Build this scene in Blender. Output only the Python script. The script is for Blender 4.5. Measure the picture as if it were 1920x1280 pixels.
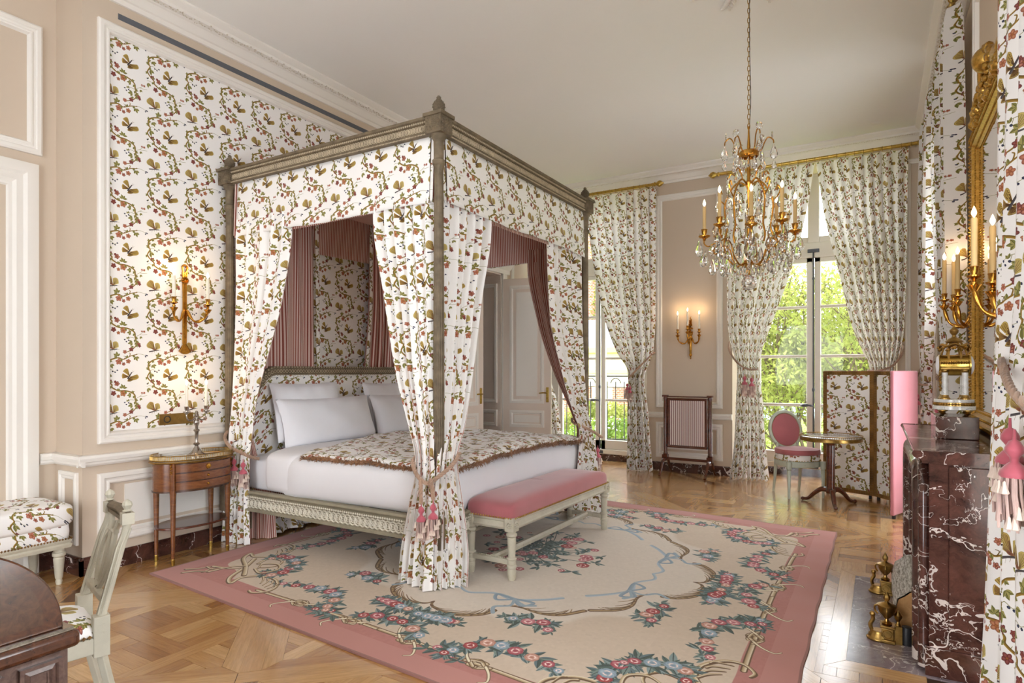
import bpy, bmesh, math, random
import numpy as np
from mathutils import Vector, Matrix
for _o in list(bpy.data.objects): bpy.data.objects.remove(_o)
SC = bpy.context.scene; COL = SC.collection; PI = math.pi
random.seed(7); RNG = np.random.default_rng(7)
# ------------------------------------------------------------------ camera, world, light, exposure
cd = bpy.data.cameras.new('camera'); cam = bpy.data.objects.new('camera', cd); COL.objects.link(cam)
cd.sensor_width = 36.0; cd.lens = 36.0*1159/1920; cd.shift_y = 55/1920; cd.clip_start = .05; cd.clip_end = 400
cam.location = (0, 0, 1.4); cam.rotation_euler = (PI/2, 0, math.radians(30.66)); SC.camera = cam
wd = bpy.data.worlds.new('overcast_sky'); SC.world = wd; wd.use_nodes = True
wb = wd.node_tree.nodes['Background']; wb.inputs[0].default_value = (.90, .95, 1.0, 1); wb.inputs[1].default_value = 5.4
def area(name, loc, rot, sx, sy, power, col):
    l = bpy.data.lights.new(name, 'AREA'); l.shape = 'RECTANGLE'; l.size = sx; l.size_y = sy; l.energy = power; l.color = col
    o = bpy.data.objects.new(name, l); o.location = loc; o.rotation_euler = rot; COL.objects.link(o); return o
DAY = (.93, .96, 1.0)
area('daylight_near_window', (1.0, 1.65, 1.7), (0, PI/2, 0), 2.6, 2.2, 38, DAY)
area('daylight_side_window', (1.0, 6.5, 1.75), (0, PI/2, 0), 2.4, 1.0, 7, DAY)
area('rear_fill', (-2.0, -2.3, 1.6), (PI/2, 0, 0), 3.0, 2.4, 22, (1.0, .97, .94))  # added soft fill from behind the camera, no window there
vs = SC.view_settings; vs.view_transform = 'Standard'; vs.look = 'None'; vs.gamma = 1; vs.use_curve_mapping = False; vs.exposure = .62
SC.cycles.use_denoising = True
CANDLE_W = .45
# ------------------------------------------------------------------ mesh helpers
class MB:
    def __init__(s): s.v = []; s.f = []; s.uv = {}; s.t = {}
    def add(s, g, M=None, uv=None, tint=None):
        vs_, fs_ = g[0], g[1]; b = len(s.v)
        if len(g) > 2 and uv is None: uv = g[2]
        if M is not None: vs_ = [tuple(M @ Vector(p)) for p in vs_]
        s.v.extend(tuple(p) for p in vs_)
        for i, fc in enumerate(fs_):
            if uv is not None: s.uv[len(s.f)] = [uv[k] for k in fc]
            if tint is not None: s.t[len(s.f)] = tint
            s.f.append(tuple(k+b for k in fc))
        return s
def mat4(x=0, y=0, z=0, rz=0, rx=0, ry=0, sc=1):
    return Matrix.Translation((x, y, z)) @ Matrix.Rotation(rz, 4, 'Z') @ Matrix.Rotation(ry, 4, 'Y') @ Matrix.Rotation(rx, 4, 'X') @ Matrix.Scale(sc, 4)
def box(x0, x1, y0, y1, z0, z1):
    return ([(x0,y0,z0),(x1,y0,z0),(x1,y1,z0),(x0,y1,z0),(x0,y0,z1),(x1,y0,z1),(x1,y1,z1),(x0,y1,z1)],
            [(3,2,1,0),(4,5,6,7),(0,1,5,4),(1,2,6,5),(2,3,7,6),(3,0,4,7)])
def lathe(prof, seg=24, flute=None, cap=True, sx=1, sy=1):
    """prof: (r, z) from bottom to top; flute(z, a) -> radius factor"""
    v = []; f = []; n = len(prof)
    for r, z in prof:
        for k in range(seg):
            a = 2*PI*k/seg; q = r*(flute(z, k) if flute else 1); v.append((q*math.cos(a)*sx, q*math.sin(a)*sy, z))
    for i in range(n-1):
        for k in range(seg):
            k2 = (k+1) % seg; f.append((i*seg+k, i*seg+k2, (i+1)*seg+k2, (i+1)*seg+k))
    if cap:
        if prof[0][0] > 1e-4: f.append(tuple(range(seg-1, -1, -1)))
        if prof[-1][0] > 1e-4: f.append(tuple((n-1)*seg+k for k in range(seg)))
    return v, f
def tube(pts, r, seg=8, closed=False, flat=1.0):
    pts = [Vector(p) for p in pts]; n = len(pts); v = []; f = []
    rr = r if isinstance(r, (list, tuple)) else [r]*n
    up = None
    for i, p in enumerate(pts):
        a = pts[(i-1) % n] if closed else pts[max(i-1, 0)]; b = pts[(i+1) % n] if closed else pts[min(i+1, n-1)]
        t = (b-a); t = t.normalized() if t.length > 1e-9 else Vector((0,0,1))
        if up is None: up = Vector((0,0,1)) if abs(t.z) < .9 else Vector((1,0,0))
        side = t.cross(up)
        if side.length < 1e-6: side = t.cross(Vector((0,1,0)))
        side.normalize(); up = side.cross(t).normalized()
        for k in range(seg):
            q = 2*PI*k/seg; v.append(tuple(p + side*(rr[i]*math.cos(q)) + up*(rr[i]*flat*math.sin(q))))
    for i in range(n if closed else n-1):
        j = (i+1) % n
        for k in range(seg):
            k2 = (k+1) % seg; f.append((i*seg+k, j*seg+k, j*seg+k2, i*seg+k2))
    if not closed: f.append(tuple(range(seg))); f.append(tuple((n-1)*seg+k for k in range(seg-1, -1, -1)))
    return v, f
def spline(pts, n=8):
    """Catmull-Rom through points"""
    P = [Vector(p) for p in pts]; out = []
    for i in range(len(P)-1):
        p0 = P[max(i-1, 0)]; p1 = P[i]; p2 = P[i+1]; p3 = P[min(i+2, len(P)-1)]
        for k in range(n):
            t = k/n; out.append(.5*((2*p1)+(p2-p0)*t+(2*p0-5*p1+4*p2-p3)*t*t+(3*p1-p0-3*p2+p3)*t**3))
    out.append(P[-1]); return [tuple(p) for p in out]
def sphere(r, cx=0, cy=0, cz=0, seg=12, rings=8, sz=1):
    v, f = lathe([(max(r*math.sin(PI*i/rings), 1e-5), -r*sz*math.cos(PI*i/rings)) for i in range(rings+1)], seg)
    return [(x+cx, y+cy, z+cz) for x, y, z in v], f
def octa(r, x, y, z):
    return ([(x+r,y,z),(x-r,y,z),(x,y+r,z),(x,y-r,z),(x,y,z+r),(x,y,z-r)], [(0,2,4),(2,1,4),(1,3,4),(3,0,4),(2,0,5),(1,2,5),(3,1,5),(0,3,5)])
def prism(poly, z0, z1):
    n = len(poly)
    return ([(x,y,z0) for x,y in poly]+[(x,y,z1) for x,y in poly], [tuple(range(n-1,-1,-1)), tuple(range(n,2*n))]+[(i,(i+1)%n,n+(i+1)%n,n+i) for i in range(n)])
def rect_ring(m, a0, a1, b0, b1, prof):
    """mitred moulding round a rectangle; prof: (inset, height); m(a, b, n) -> point"""
    v = []; f = []
    for i, h in prof: v += [m(a0+i,b0+i,h), m(a1-i,b0+i,h), m(a1-i,b1-i,h), m(a0+i,b1-i,h)]
    for q in range(len(prof)-1):
        for k in range(4):
            k2 = (k+1)%4; f.append((q*4+k, q*4+k2, (q+1)*4+k2, (q+1)*4+k))
    return v, f
def run(m, a0, a1, prof):
    """straight moulding; prof: (b, n) closed polygon"""
    n = len(prof); v = [m(a0,b,h) for b,h in prof]+[m(a1,b,h) for b,h in prof]
    return v, [(i,(i+1)%n,n+(i+1)%n,n+i) for i in range(n)]+[tuple(range(n)), tuple(range(2*n-1,n-1,-1))]
def grid(fn, nu, nv, uvf=None, wrap=False):
    v = []; f = []; uv = []
    for j in range(nv+1):
        for i in range(nu+1):
            v.append(fn(i/nu, j/nv)); uv.append(uvf(i/nu, j/nv) if uvf else (i/nu, j/nv))
    for j in range(nv):
        for i in range(nu):
            a = j*(nu+1)+i; f.append((a, a+1, a+nu+2, a+nu+1))
    return v, f, uv
def soft_box(cx, cy, cz, sx, sy, sz, e=.35, e2=.35, nu=40, nv=20, noise=0, fabric=None, seed=0):
    """superellipsoid cushion with box-projected UVs"""
    sg = lambda c, p: math.copysign(abs(c)**p, c)
    ph = [random.Random(seed+k).uniform(0, 6) for k in range(6)]
    def fn(u, w):
        a = 2*PI*u-PI; b = PI*w-PI/2
        x = sx*sg(math.cos(b), e2)*sg(math.cos(a), e); y = sy*sg(math.cos(b), e2)*sg(math.sin(a), e); z = sz*sg(math.sin(b), e2)
        if noise:
            d = noise*(math.sin(x*9+ph[0]+2*math.sin(y*5+ph[1]))+math.sin(y*11+ph[2]+2*math.sin(z*8+ph[3])))
            k = 1+d/max(.15, math.sqrt(x*x+y*y+z*z)); x *= k; y *= k; z *= k
        return (cx+x, cy+y, cz+z)
    v, f, uv = grid(fn, nu, nv)
    uv2 = []
    for p in v: uv2.append(((p[0]+p[1]*.98)/.297, (p[2]-cz+p[1]*.6-p[0]*.4)/.454))
    return v, f, uv2
MATS = {}
def O(name, mb, mat, parent=None, smooth=40, bevel=0, solid=0, world=False, seg=2, kind=None, label=None, subd=0):
    if isinstance(mb, tuple): mb = MB().add(mb)
    me = bpy.data.meshes.new(name); me.from_pydata(mb.v, [], mb.f)
    if mb.uv:
        l = me.uv_layers.new(name='UVMap'); arr = np.zeros((len(me.loops), 2), 'f'); k = 0
        for i, fc in enumerate(mb.f):
            u = mb.uv.get(i)
            if u is not None: arr[k:k+len(fc)] = u
            k += len(fc)
        l.data.foreach_set('uv', arr.ravel())
    if mb.t:
        at = me.attributes.new('tint', 'FLOAT', 'FACE'); at.data.foreach_set('value', np.array([mb.t.get(i, .5) for i in range(len(mb.f))], 'f'))
    me.materials.append(mat)
    if smooth:
        me.polygons.foreach_set('use_smooth', [True]*len(me.polygons)); me.set_sharp_from_angle(angle=math.radians(smooth))
    o = bpy.data.objects.new(name, me); COL.objects.link(o)
    if bevel:
        m = o.modifiers.new('bevel', 'BEVEL'); m.width = bevel; m.segments = seg; m.limit_method = 'ANGLE'; m.angle_limit = math.radians(40)
    if subd: m = o.modifiers.new('sub', 'SUBSURF'); m.levels = subd; m.render_levels = subd
    if solid: m = o.modifiers.new('solid', 'SOLIDIFY'); m.thickness = solid; m.offset = 0
    if parent is not None: adopt(o, parent, world)
    if kind: o['kind'] = kind
    if label: o['label'] = label
    return o
WM = {}
def wm(o):
    m = Matrix.Translation(o.location) @ o.rotation_euler.to_matrix().to_4x4() @ Matrix.Diagonal((*o.scale, 1))
    if o.parent is not None: m = wm(o.parent) @ o.matrix_parent_inverse @ m
    return m
def adopt(o, parent, world=False):
    o.parent = parent
    if world: o.matrix_parent_inverse = wm(parent).inverted()
def thing(name, label, cat, loc=(0,0,0), rz=0, group=None):
    o = bpy.data.objects.new(name, None); o.location = loc; o.rotation_euler = (0,0,rz); o.empty_display_size = .05
    COL.objects.link(o); o['label'] = label; o['category'] = cat
    if group: o['group'] = group
    return o
def tag(o, label, cat, group=None):
    o['label'] = label; o['category'] = cat
    if group: o['group'] = group
    return o
def struct(name, mb, mat, **k):
    o = O(name, mb, mat, **k); o['kind'] = 'structure'; return o
def sroot(name):
    o = bpy.data.objects.new(name, None); COL.objects.link(o); o['kind'] = 'structure'; return o
KIDS = lambda o: [c for c in bpy.data.objects if c.parent == o]
def dup(root, loc=None, rz=None, label=None, parent=None, scale=None):
    r = root.copy(); COL.objects.link(r)
    if loc is not None: r.location = loc
    if rz is not None: r.rotation_euler = (0,0,rz)
    if label: r['label'] = label
    if scale: r.scale = scale
    if parent is not None: r.parent = parent
    for c in KIDS(root):
        if c == r: continue
        d = dup(c, parent=r)
    return r
def put(src, name, parent, loc, rot=(0,0,0), scale=None):
    o = bpy.data.objects.new(name, src.data); o.location = loc; o.rotation_euler = rot
    if scale: o.scale = scale if isinstance(scale, tuple) else (scale,)*3
    for m in src.modifiers:
        if m.type == 'BEVEL':
            q = o.modifiers.new('bevel', 'BEVEL'); q.width = m.width; q.segments = m.segments; q.limit_method = 'ANGLE'
    o.parent = parent; COL.objects.link(o); return o
def candle_light(loc, parent=None, w=None):
    l = bpy.data.lights.new('flame_light', 'POINT'); l.energy = w or CANDLE_W; l.color = (1, .68, .36); l.shadow_soft_size = .012
    o = bpy.data.objects.new('flame_light', l); o.location = loc
    if parent is not None: o.parent = parent
    COL.objects.link(o); return o
# ------------------------------------------------------------------ materials
def srgb(r, g, b):
    f = lambda c: (c/255/12.92 if c <= 10.3 else ((c/255+.055)/1.055)**2.4)
    return (f(r), f(g), f(b), 1)
class NT:
    def __init__(s, name):
        s.m = bpy.data.materials.new(name); s.m.use_nodes = True; s.n = s.m.node_tree.nodes; s.l = s.m.node_tree.links; s.b = s.n['Principled BSDF']
    def new(s, t, **k):
        n = s.n.new(t)
        for a, b in k.items(): setattr(n, a, b)
        return n
    def link(s, a, b): s.l.new(a, b)
    def coord(s, which='Object', scale=None, rot=None):
        t = s.new('ShaderNodeTexCoord'); o = t.outputs[which]
        if scale is not None or rot is not None:
            m = s.new('ShaderNodeMapping'); s.link(o, m.inputs[0])
            if scale is not None: m.inputs['Scale'].default_value = scale if isinstance(scale, tuple) else (scale,)*3
            if rot is not None: m.inputs['Rotation'].default_value = rot
            o = m.outputs[0]
        return o
    def noise(s, vec, scale, detail=4, rough=.55, dist=0):
        n = s.new('ShaderNodeTexNoise'); s.link(vec, n.inputs['Vector']); n.inputs['Scale'].default_value = scale; n.inputs['Detail'].default_value = detail
        n.inputs['Roughness'].default_value = rough; n.inputs['Distortion'].default_value = dist; return n.outputs['Fac']
    def ramp(s, fac, stops, interp='LINEAR'):
        n = s.new('ShaderNodeValToRGB'); s.link(fac, n.inputs[0]); e = n.color_ramp.elements; n.color_ramp.interpolation = interp
        while len(e) < len(stops): e.new(.5)
        for q, (p, c) in zip(e, stops): q.position = p; q.color = c
        return n.outputs[0]
    def math(s, op, a, b=None, c=None):
        n = s.new('ShaderNodeMath', operation=op)
        for i, x in enumerate((a, b, c)):
            if x is None: continue
            if isinstance(x, (int, float)): n.inputs[i].default_value = x
            else: s.link(x, n.inputs[i])
        return n.outputs[0]
    def mix(s, fac, a, b, mode='MIX'):
        n = s.new('ShaderNodeMix', data_type='RGBA', blend_type=mode)
        for sock, x in ((n.inputs[0], fac), (n.inputs[6], a), (n.inputs[7], b)):
            if isinstance(x, (int, float)): sock.default_value = x
            elif isinstance(x, tuple): sock.default_value = x
            else: s.link(x, sock)
        return n.outputs[2]
    def bump(s, h, strength=.3, dist=.01):
        n = s.new('ShaderNodeBump'); n.inputs['Strength'].default_value = strength; n.inputs['Distance'].default_value = dist
        s.link(h, n.inputs['Height']); s.link(n.outputs[0], s.b.inputs['Normal'])
    def set(s, color=None, rough=None, metal=None, spec=None, coat=None, coat_rough=None, sheen=None, emit=None, estr=None):
        for key, val in (('Base Color', color), ('Roughness', rough), ('Metallic', metal), ('Specular IOR Level', spec), ('Coat Weight', coat), ('Coat Roughness', coat_rough), ('Sheen Weight', sheen), ('Emission Color', emit), ('Emission Strength', estr)):
            if val is None: continue
            if isinstance(val, (int, float, tuple)): s.b.inputs[key].default_value = val
            else: s.link(val, s.b.inputs[key])
        return s.m
def paint(name, rgb, rough=.55, var=.05, scale=3, wear=None, bump=0, spec=.4):
    t = NT(name); c = srgb(*rgb); n = t.noise(t.coord('Object'), scale, 5)
    d = tuple(x*(1-var*2) for x in c[:3])+(1,); l = tuple(min(1, x*(1+var)) for x in c[:3])+(1,)
    col = t.ramp(n, [(.3, d), (.7, l)])
    if wear:
        w = t.noise(t.coord('Object'), 26, 8, .7); m = t.ramp(w, [(.60, (0,0,0,1)), (.74, (.7,.7,.7,1))]); col = t.mix(m, col, srgb(*wear))
    if bump: t.bump(t.noise(t.coord('Object'), 60, 4), bump, .004)
    return t.set(color=col, rough=rough, spec=spec)
def metal(name, rgb, rough=.3, var=.35, scale=30, bump=.15):
    t = NT(name); c = srgb(*rgb); n = t.noise(t.coord('Object'), scale, 4)
    col = t.ramp(n, [(.3, tuple(x*(1-var) for x in c[:3])+(1,)), (.65, c)])
    if bump: t.bump(n, bump, .004)
    return t.set(color=col, rough=rough, metal=1.0)
def wood(name, dark, light, rough=.25, scale=(2, 14, 14), coat=.5):
    t = NT(name); v = t.coord('Object', scale); n = t.noise(v, 3, 8, .65, 1.2)
    n2 = t.noise(t.coord('Object', (1.2, 1.2, 1.2)), 2.5, 3)
    col = t.ramp(n, [(.25, srgb(*dark)), (.75, srgb(*light))]); col = t.mix(t.math('MULTIPLY', n2, .45), col, srgb(*dark))
    t.bump(n, .04, .003); return t.set(color=col, rough=rough, coat=coat, coat_rough=.12)
def marble(name, dark, mid, vein, sc=1.0, rough=.12, amount=1.0):
    t = NT(name); v = t.coord('Object')
    w = t.new('ShaderNodeTexNoise'); t.link(v, w.inputs['Vector']); w.inputs['Scale'].default_value = 2.0*sc; w.inputs['Detail'].default_value = 5
    add = t.new('ShaderNodeVectorMath', operation='MULTIPLY_ADD'); t.link(w.outputs['Color'], add.inputs[0]); add.inputs[1].default_value = (.8/sc,)*3; t.link(v, add.inputs[2]); a_ = add.outputs[0]
    base = t.ramp(t.noise(a_, 9*sc, 8, .72), [(.34, srgb(*dark)), (.62, srgb(*mid))])
    def ridge(scale, width, det, mask_scale, lo, hi):
        n = t.noise(a_, scale*sc, det, .6); r = t.math('ABSOLUTE', t.math('SUBTRACT', n, .5))
        th = t.ramp(t.noise(v, mask_scale*sc, 3), [(lo, (0,0,0,1)), (hi, (width*amount,)*3+(1,))]); return t.math('LESS_THAN', r, th)
    m = t.math('MAXIMUM', ridge(1.5, .016, 3, 2.2, .42, .68), t.math('MULTIPLY', ridge(4.5, .013, 4, 4.0, .42, .66), .85))
    spots = t.ramp(t.noise(a_, 26*sc, 7, .7), [(.655, (0,0,0,1)), (.69, (.85,.85,.85,1))]); m = t.math('MAXIMUM', m, spots)
    vc = t.mix(t.noise(v, 12*sc, 4), srgb(*vein), tuple(x*.65 for x in srgb(*vein)[:3])+(1,))
    return t.set(color=t.mix(m, base, vc), rough=rough, spec=.6)
def cloth(name, rgb, rough=.9, sheen=.3, var=.04, weave=0):
    t = NT(name); c = srgb(*rgb); n = t.noise(t.coord('Object'), 5, 4)
    col = t.ramp(n, [(.3, tuple(x*(1-2*var) for x in c[:3])+(1,)), (.7, c)])
    if weave: t.bump(t.noise(t.coord('Object'), 140, 2), weave, .003)
    return t.set(color=col, rough=rough, sheen=sheen, spec=.15)
def stripe(name, a, b, pitch=.021, duty=.5, uvscale=.297):
    t = NT(name); x = t.new('ShaderNodeSeparateXYZ'); t.link(t.coord('UV'), x.inputs[0])
    fr = t.math('FRACT', t.math('MULTIPLY', x.outputs[0], uvscale/pitch)); m = t.math('LESS_THAN', fr, duty)
    return t.set(color=t.mix(m, srgb(*b), srgb(*a)), rough=.85, spec=.15, sheen=.2)
# ------------------------------------------------------------------ printed textile and woven rug, painted stroke by stroke
class Canvas:
    def __init__(s, w, h, ppm, bg, wrap=False):
        s.a = np.empty((h, w, 3), 'f'); s.a[:] = np.array(bg)/255.; s.w, s.h, s.k, s.wrap = w, h, ppm, wrap
    def _blend(s, x0, x1, y0, y1, fn):
        x0, x1, y0, y1 = int(math.floor(x0)), int(math.ceil(x1))+1, int(math.floor(y0)), int(math.ceil(y1))+1
        if not s.wrap: x0, x1, y0, y1 = max(x0, 0), min(x1, s.w), max(y0, 0), min(y1, s.h)
        if x1 <= x0 or y1 <= y0: return
        X, Y = np.meshgrid(np.arange(x0, x1)+.5, np.arange(y0, y1)+.5)
        al, col = fn(X, Y); al = np.clip(al, 0, 1)[..., None]
        if s.wrap:
            ix = np.ix_(np.arange(y0, y1) % s.h, np.arange(x0, x1) % s.w); s.a[ix] = s.a[ix]*(1-al)+col*al
        else: s.a[y0:y1, x0:x1] = s.a[y0:y1, x0:x1]*(1-al)+col*al
    def stroke(s, pts, r0, r1, c, c2=None, op=1):
        """pts in metres, y up the photo's way (down); tapered"""
        P = [(x*s.k, y*s.k) for x, y in pts]; n = len(P)-1; c = np.array(c)/255.; c2 = c if c2 is None else np.array(c2)/255.
        for i in range(n):
            (ax, ay), (bx, by) = P[i], P[i+1]; ra = (r0+(r1-r0)*i/n)*s.k; rb = (r0+(r1-r0)*(i+1)/n)*s.k; R = max(ra, rb)+1
            dx, dy = bx-ax, by-ay; L = dx*dx+dy*dy+1e-9
            def fn(X, Y):
                t = np.clip(((X-ax)*dx+(Y-ay)*dy)/L, 0, 1); d = np.hypot(X-ax-t*dx, Y-ay-t*dy); r = ra+(rb-ra)*t
                side = np.clip(((X-ax)*dy-(Y-ay)*dx)/math.sqrt(L)/np.maximum(r, .5)*.5+.5, 0, 1)[..., None]
                return (r-d+.5)*op, c*(1-side)+c2*side
            s._blend(min(ax, bx)-R, max(ax, bx)+R, min(ay, by)-R, max(ay, by)+R, fn)
    def leaf(s, x, y, ang, L, W, c, c2, rib=None):
        x, y, L, W = x*s.k, y*s.k, L*s.k, W*s.k; ca, sa = math.cos(ang), math.sin(ang); c = np.array(c)/255.; c2 = np.array(c2)/255.
        cx, cy = x+ca*L/2, y+sa*L/2
        def fn(X, Y):
            u = ((X-cx)*ca+(Y-cy)*sa)/(L/2); v = -(X-cx)*sa+(Y-cy)*ca
            w = W*(1-u*u)*(1-.25*u); side = (v > 0)[..., None]; col = np.where(side, c, c2)
            if rib is not None: col = np.where((np.abs(v) < max(.5, W*.12))[..., None], np.array(rib)/255., col)
            return np.where(np.abs(u) < 1, w-np.abs(v)+.5, 0), col
        R = L/2+2; s._blend(cx-R, cx+R, cy-R, cy+R, fn)
    def blob(s, x, y, rx, ry, ang, c, c2, op=1):
        x, y, rx, ry = x*s.k, y*s.k, rx*s.k, ry*s.k; ca, sa = math.cos(ang), math.sin(ang); c = np.array(c)/255.; c2 = np.array(c2)/255.
        def fn(X, Y):
            u = ((X-x)*ca+(Y-y)*sa)/rx; v = (-(X-x)*sa+(Y-y)*ca)/ry; d = np.hypot(u, v); q = np.clip(d, 0, 1)[..., None]**1.5
            return ((1-d)*min(rx, ry)+.5)*op, c*(1-q)+c2*q
        R = max(rx, ry)+2; s._blend(x-R, x+R, y-R, y+R, fn)
    def image(s, name):
        im = bpy.data.images.new(name, s.w, s.h); q = np.ones((s.h, s.w, 4), 'f'); q[..., :3] = s.a[::-1]; im.pixels.foreach_set(q.ravel()); im.update(); return im
def paint_textile():
    TW, TH, K = .297, .454, 2200
    C = Canvas(round(TW*K), round(TH*K), K, (243, 240, 237), True)
    def P(X, Y): s_ = (X-250)/510; return (s_*TW, (Y-520-200*s_)/773*TH)
    PP = lambda *q: [P(a, b) for a, b in q]
    sp = lambda pts: [(p[0], p[1]) for p in spline([(a, b, 0) for a, b in pts], 7)]
    OL, OLd, VN, BR = (172, 138, 58), (104, 78, 34), (126, 120, 60), (112, 66, 40)
    G1, G2, G3 = (122, 120, 64), (158, 150, 90), (84, 82, 44)
    def leafc(X, Y, n=3, r=38, a0=-2.2, sp_=.9):
        x, y = P(X, Y)
        for i in range(n): C.leaf(x, y, a0+i*sp_, r*.00054*(1+.2*(i % 2)), r*.00016, G1, G2, G3)
    def flower(X, Y, r, c, c2):
        x, y = P(X, Y); q = r*.00040
        for k in range(5): a = k*1.257+X; C.blob(x+math.cos(a)*q*.62, y+math.sin(a)*q*.62, q*.62, q*.46, a, c, c2)
        C.blob(x, y, q*.34, q*.3, 0, (190, 130, 60), c2)
        for k in range(5): a = k*1.257+X+.6; C.stroke([(x, y), (x+math.cos(a)*q, y+math.sin(a)*q)], .0004, .0003, (110, 40, 34), op=.6)
    def berry(X, Y): x, y = P(X, Y); C.blob(x, y, .0056, .0042, .5, (70, 76, 104), (24, 26, 40))
    PK, PK2 = (200, 134, 110), (142, 80, 62); RD, RD2 = (150, 84, 78), (96, 46, 44); BN, BN2 = (196, 136, 98), (138, 82, 56)
    # thin sprigs first
    for pts in (((600,535),(660,560),(720,600)), ((262,610),(300,612),(340,650),(375,652)), ((585,1092),(640,1082),(690,1060)), ((640,1082),(690,1100),(735,1110)), ((575,1100),(520,1072),(462,1080)), ((520,1076),(510,1104)), ((470,1230),(440,1210)), ((300,835),(260,800),(222,795)), ((340,870),(352,850)), ((430,920),(400,975)), ((410,510),(430,560),(450,600)), ((545,1000),(520,1020))):
        C.stroke(sp(PP(*pts)), .0011, .0007, VN)
    # main branches
    C.stroke(sp(PP((246,590),(240,545),(250,512),(295,494),(380,500),(420,528),(455,545),(540,535),(610,545))), .0062, .0026, OL, OLd)
    C.stroke(sp(PP((520,535),(528,505),(515,490))), .003, .0015, OL, OLd); C.stroke(sp(PP((455,545),(470,520),(448,505))), .002, .001, OLd)
    C.stroke(sp(PP((246,590),(262,620),(232,668),(245,712),(285,765),(312,800),(318,838),(390,905),(470,940),(540,988),(582,1040),(586,1092))), .0042, .0050, OL, OLd)
    C.stroke(sp(PP((586,1092),(600,1150),(600,1192),(575,1222),(520,1240),(470,1240))), .0046, .0026, OL, OLd)
    for X, Y, n, r, a in ((370,476,3,52,-2.5),(300,552,3,48,.2),(595,570,3,50,.3),(265,655,2,62,.5),(235,822,2,52,.6),(440,892,4,48,-2.8),(535,1020,3,44,2.2),(552,1150,3,50,2.0),(655,1108,2,34,.9),(440,720,0,0,0),(500,1085,2,30,-2.2),(232,770,1,30,-1.2)): leafc(X, Y, n, r, a)
    for X, Y, r, c, c2 in ((393,552,46,PK,PK2),(505,590,36,BN,PK2),(450,602,26,PK,RD2),(293,756,34,RD,RD2),(372,812,38,PK,RD2),(352,780,20,RD,RD2),(332,912,38,RD,RD2),(446,962,46,BN,BN2),(388,972,26,BN,BN2),(540,1228,34,RD,RD2),(628,1196,30,PK,RD2),(640,1222,24,RD,RD2),(464,1232,30,PK,PK2),(698,1062,18,PK,PK2),(670,1050,15,PK,PK2)): flower(X, Y, r, c, c2)
    for q in ((722,598),(735,606),(715,612),(322,644),(350,664),(376,650),(462,1080),(508,1104),(482,1112),(228,764)): berry(*q)
    # leaf pairs along the branches
    for br_ in (((246,590),(240,545),(250,512),(295,494),(380,500),(455,545),(540,535),(610,545)), ((262,620),(232,668),(245,712),(312,800),(318,838),(390,905),(470,940),(540,988),(582,1040),(586,1092)), ((586,1092),(600,1150),(600,1192),(520,1240))):
        Q = sp(PP(*br_)); st = max(3, len(Q)//8)
        for i in range(2, len(Q)-2, st):
            a = math.atan2(Q[i+1][1]-Q[i-1][1], Q[i+1][0]-Q[i-1][0]); sg = 1 if (i//st) % 2 else -1
            C.leaf(Q[i][0], Q[i][1], a+sg*1.0, .021, .0062, G1, G2, G3); C.leaf(Q[i][0], Q[i][1], a+sg*1.7, .017, .005, G2, G1, G3)
    # open butterfly
    def wing(pts, c, c2, vein):
        n = 26; a, b, e, g = [P(*p) for p in pts]
        for k in range(n):
            t = k/(n-1); tip = (e[0]*(1-t)**2+2*g[0]*t*(1-t)+b[0]*t*t, e[1]*(1-t)**2+2*g[1]*t*(1-t)+b[1]*t*t)
            C.stroke([a, ((a[0]+tip[0])/2, (a[1]+tip[1])/2), tip], .0012, .0036, c if k % 2 else c2)
        for k in range(6):
            t = (k+.5)/6; tip = (e[0]*(1-t)**2+2*g[0]*t*(1-t)+b[0]*t*t, e[1]*(1-t)**2+2*g[1]*t*(1-t)+b[1]*t*t)
            C.stroke([a, tip], .0010, .0006, vein, op=.75)
        for k in range(11):
            t = (k+.5)/11; tip = (e[0]*(1-t)**2+2*g[0]*t*(1-t)+b[0]*t*t, e[1]*(1-t)**2+2*g[1]*t*(1-t)+b[1]*t*t); C.blob(tip[0], tip[1], .0022, .0022, 0, (222, 204, 120), c2)
    W1, W2, WV = (186, 160, 84), (152, 120, 58), (82, 56, 34)
    wing(((520,775),(500,758),(448,690),(512,640)), W1, W2, WV); wing(((515,785),(440,770),(442,720),(428,735)), W2, (168,130,72), WV)
    wing(((520,790),(540,835),(610,800),(660,870)), W1, W2, WV); wing(((512,795),(500,830),(560,838),(530,850)), W2, WV, WV)
    C.stroke(PP((500,800),(520,775),(545,745)), .0052, .0036, (92, 88, 92), (58, 50, 52)); C.stroke(PP((545,748),(560,722)), .0006, .0004, OLd); C.stroke(PP((545,748),(575,738)), .0006, .0004, OLd)
    # closed-wing moth
    wing(((322,1140),(240,1080),(262,1012),(200,1040)), (196,176,104), (160,132,74), (96,66,50)); wing(((325,1145),(300,1060),(262,1012),(310,1030)), (188,160,92), (148,116,66), (96,66,50))
    wing(((330,1148),(385,1140),(330,1070),(385,1060)), (200,182,112), (170,146,84), (110,80,56))
    C.blob(*P(310,1128), .016, .006, .35, (112, 66, 56), (150, 110, 70), .8)
    C.stroke(PP((255,1140),(325,1152),(372,1164)), .0044, .0028, (110, 104, 104), (60, 54, 56)); C.stroke(PP((372,1164),(400,1178)), .0006, .0004, OLd)
    for k in range(3): C.stroke(PP((290+k*30,1150),(284+k*30,1176)), .0005, .0004, OLd)
    return C.image('printed_textile')
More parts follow.
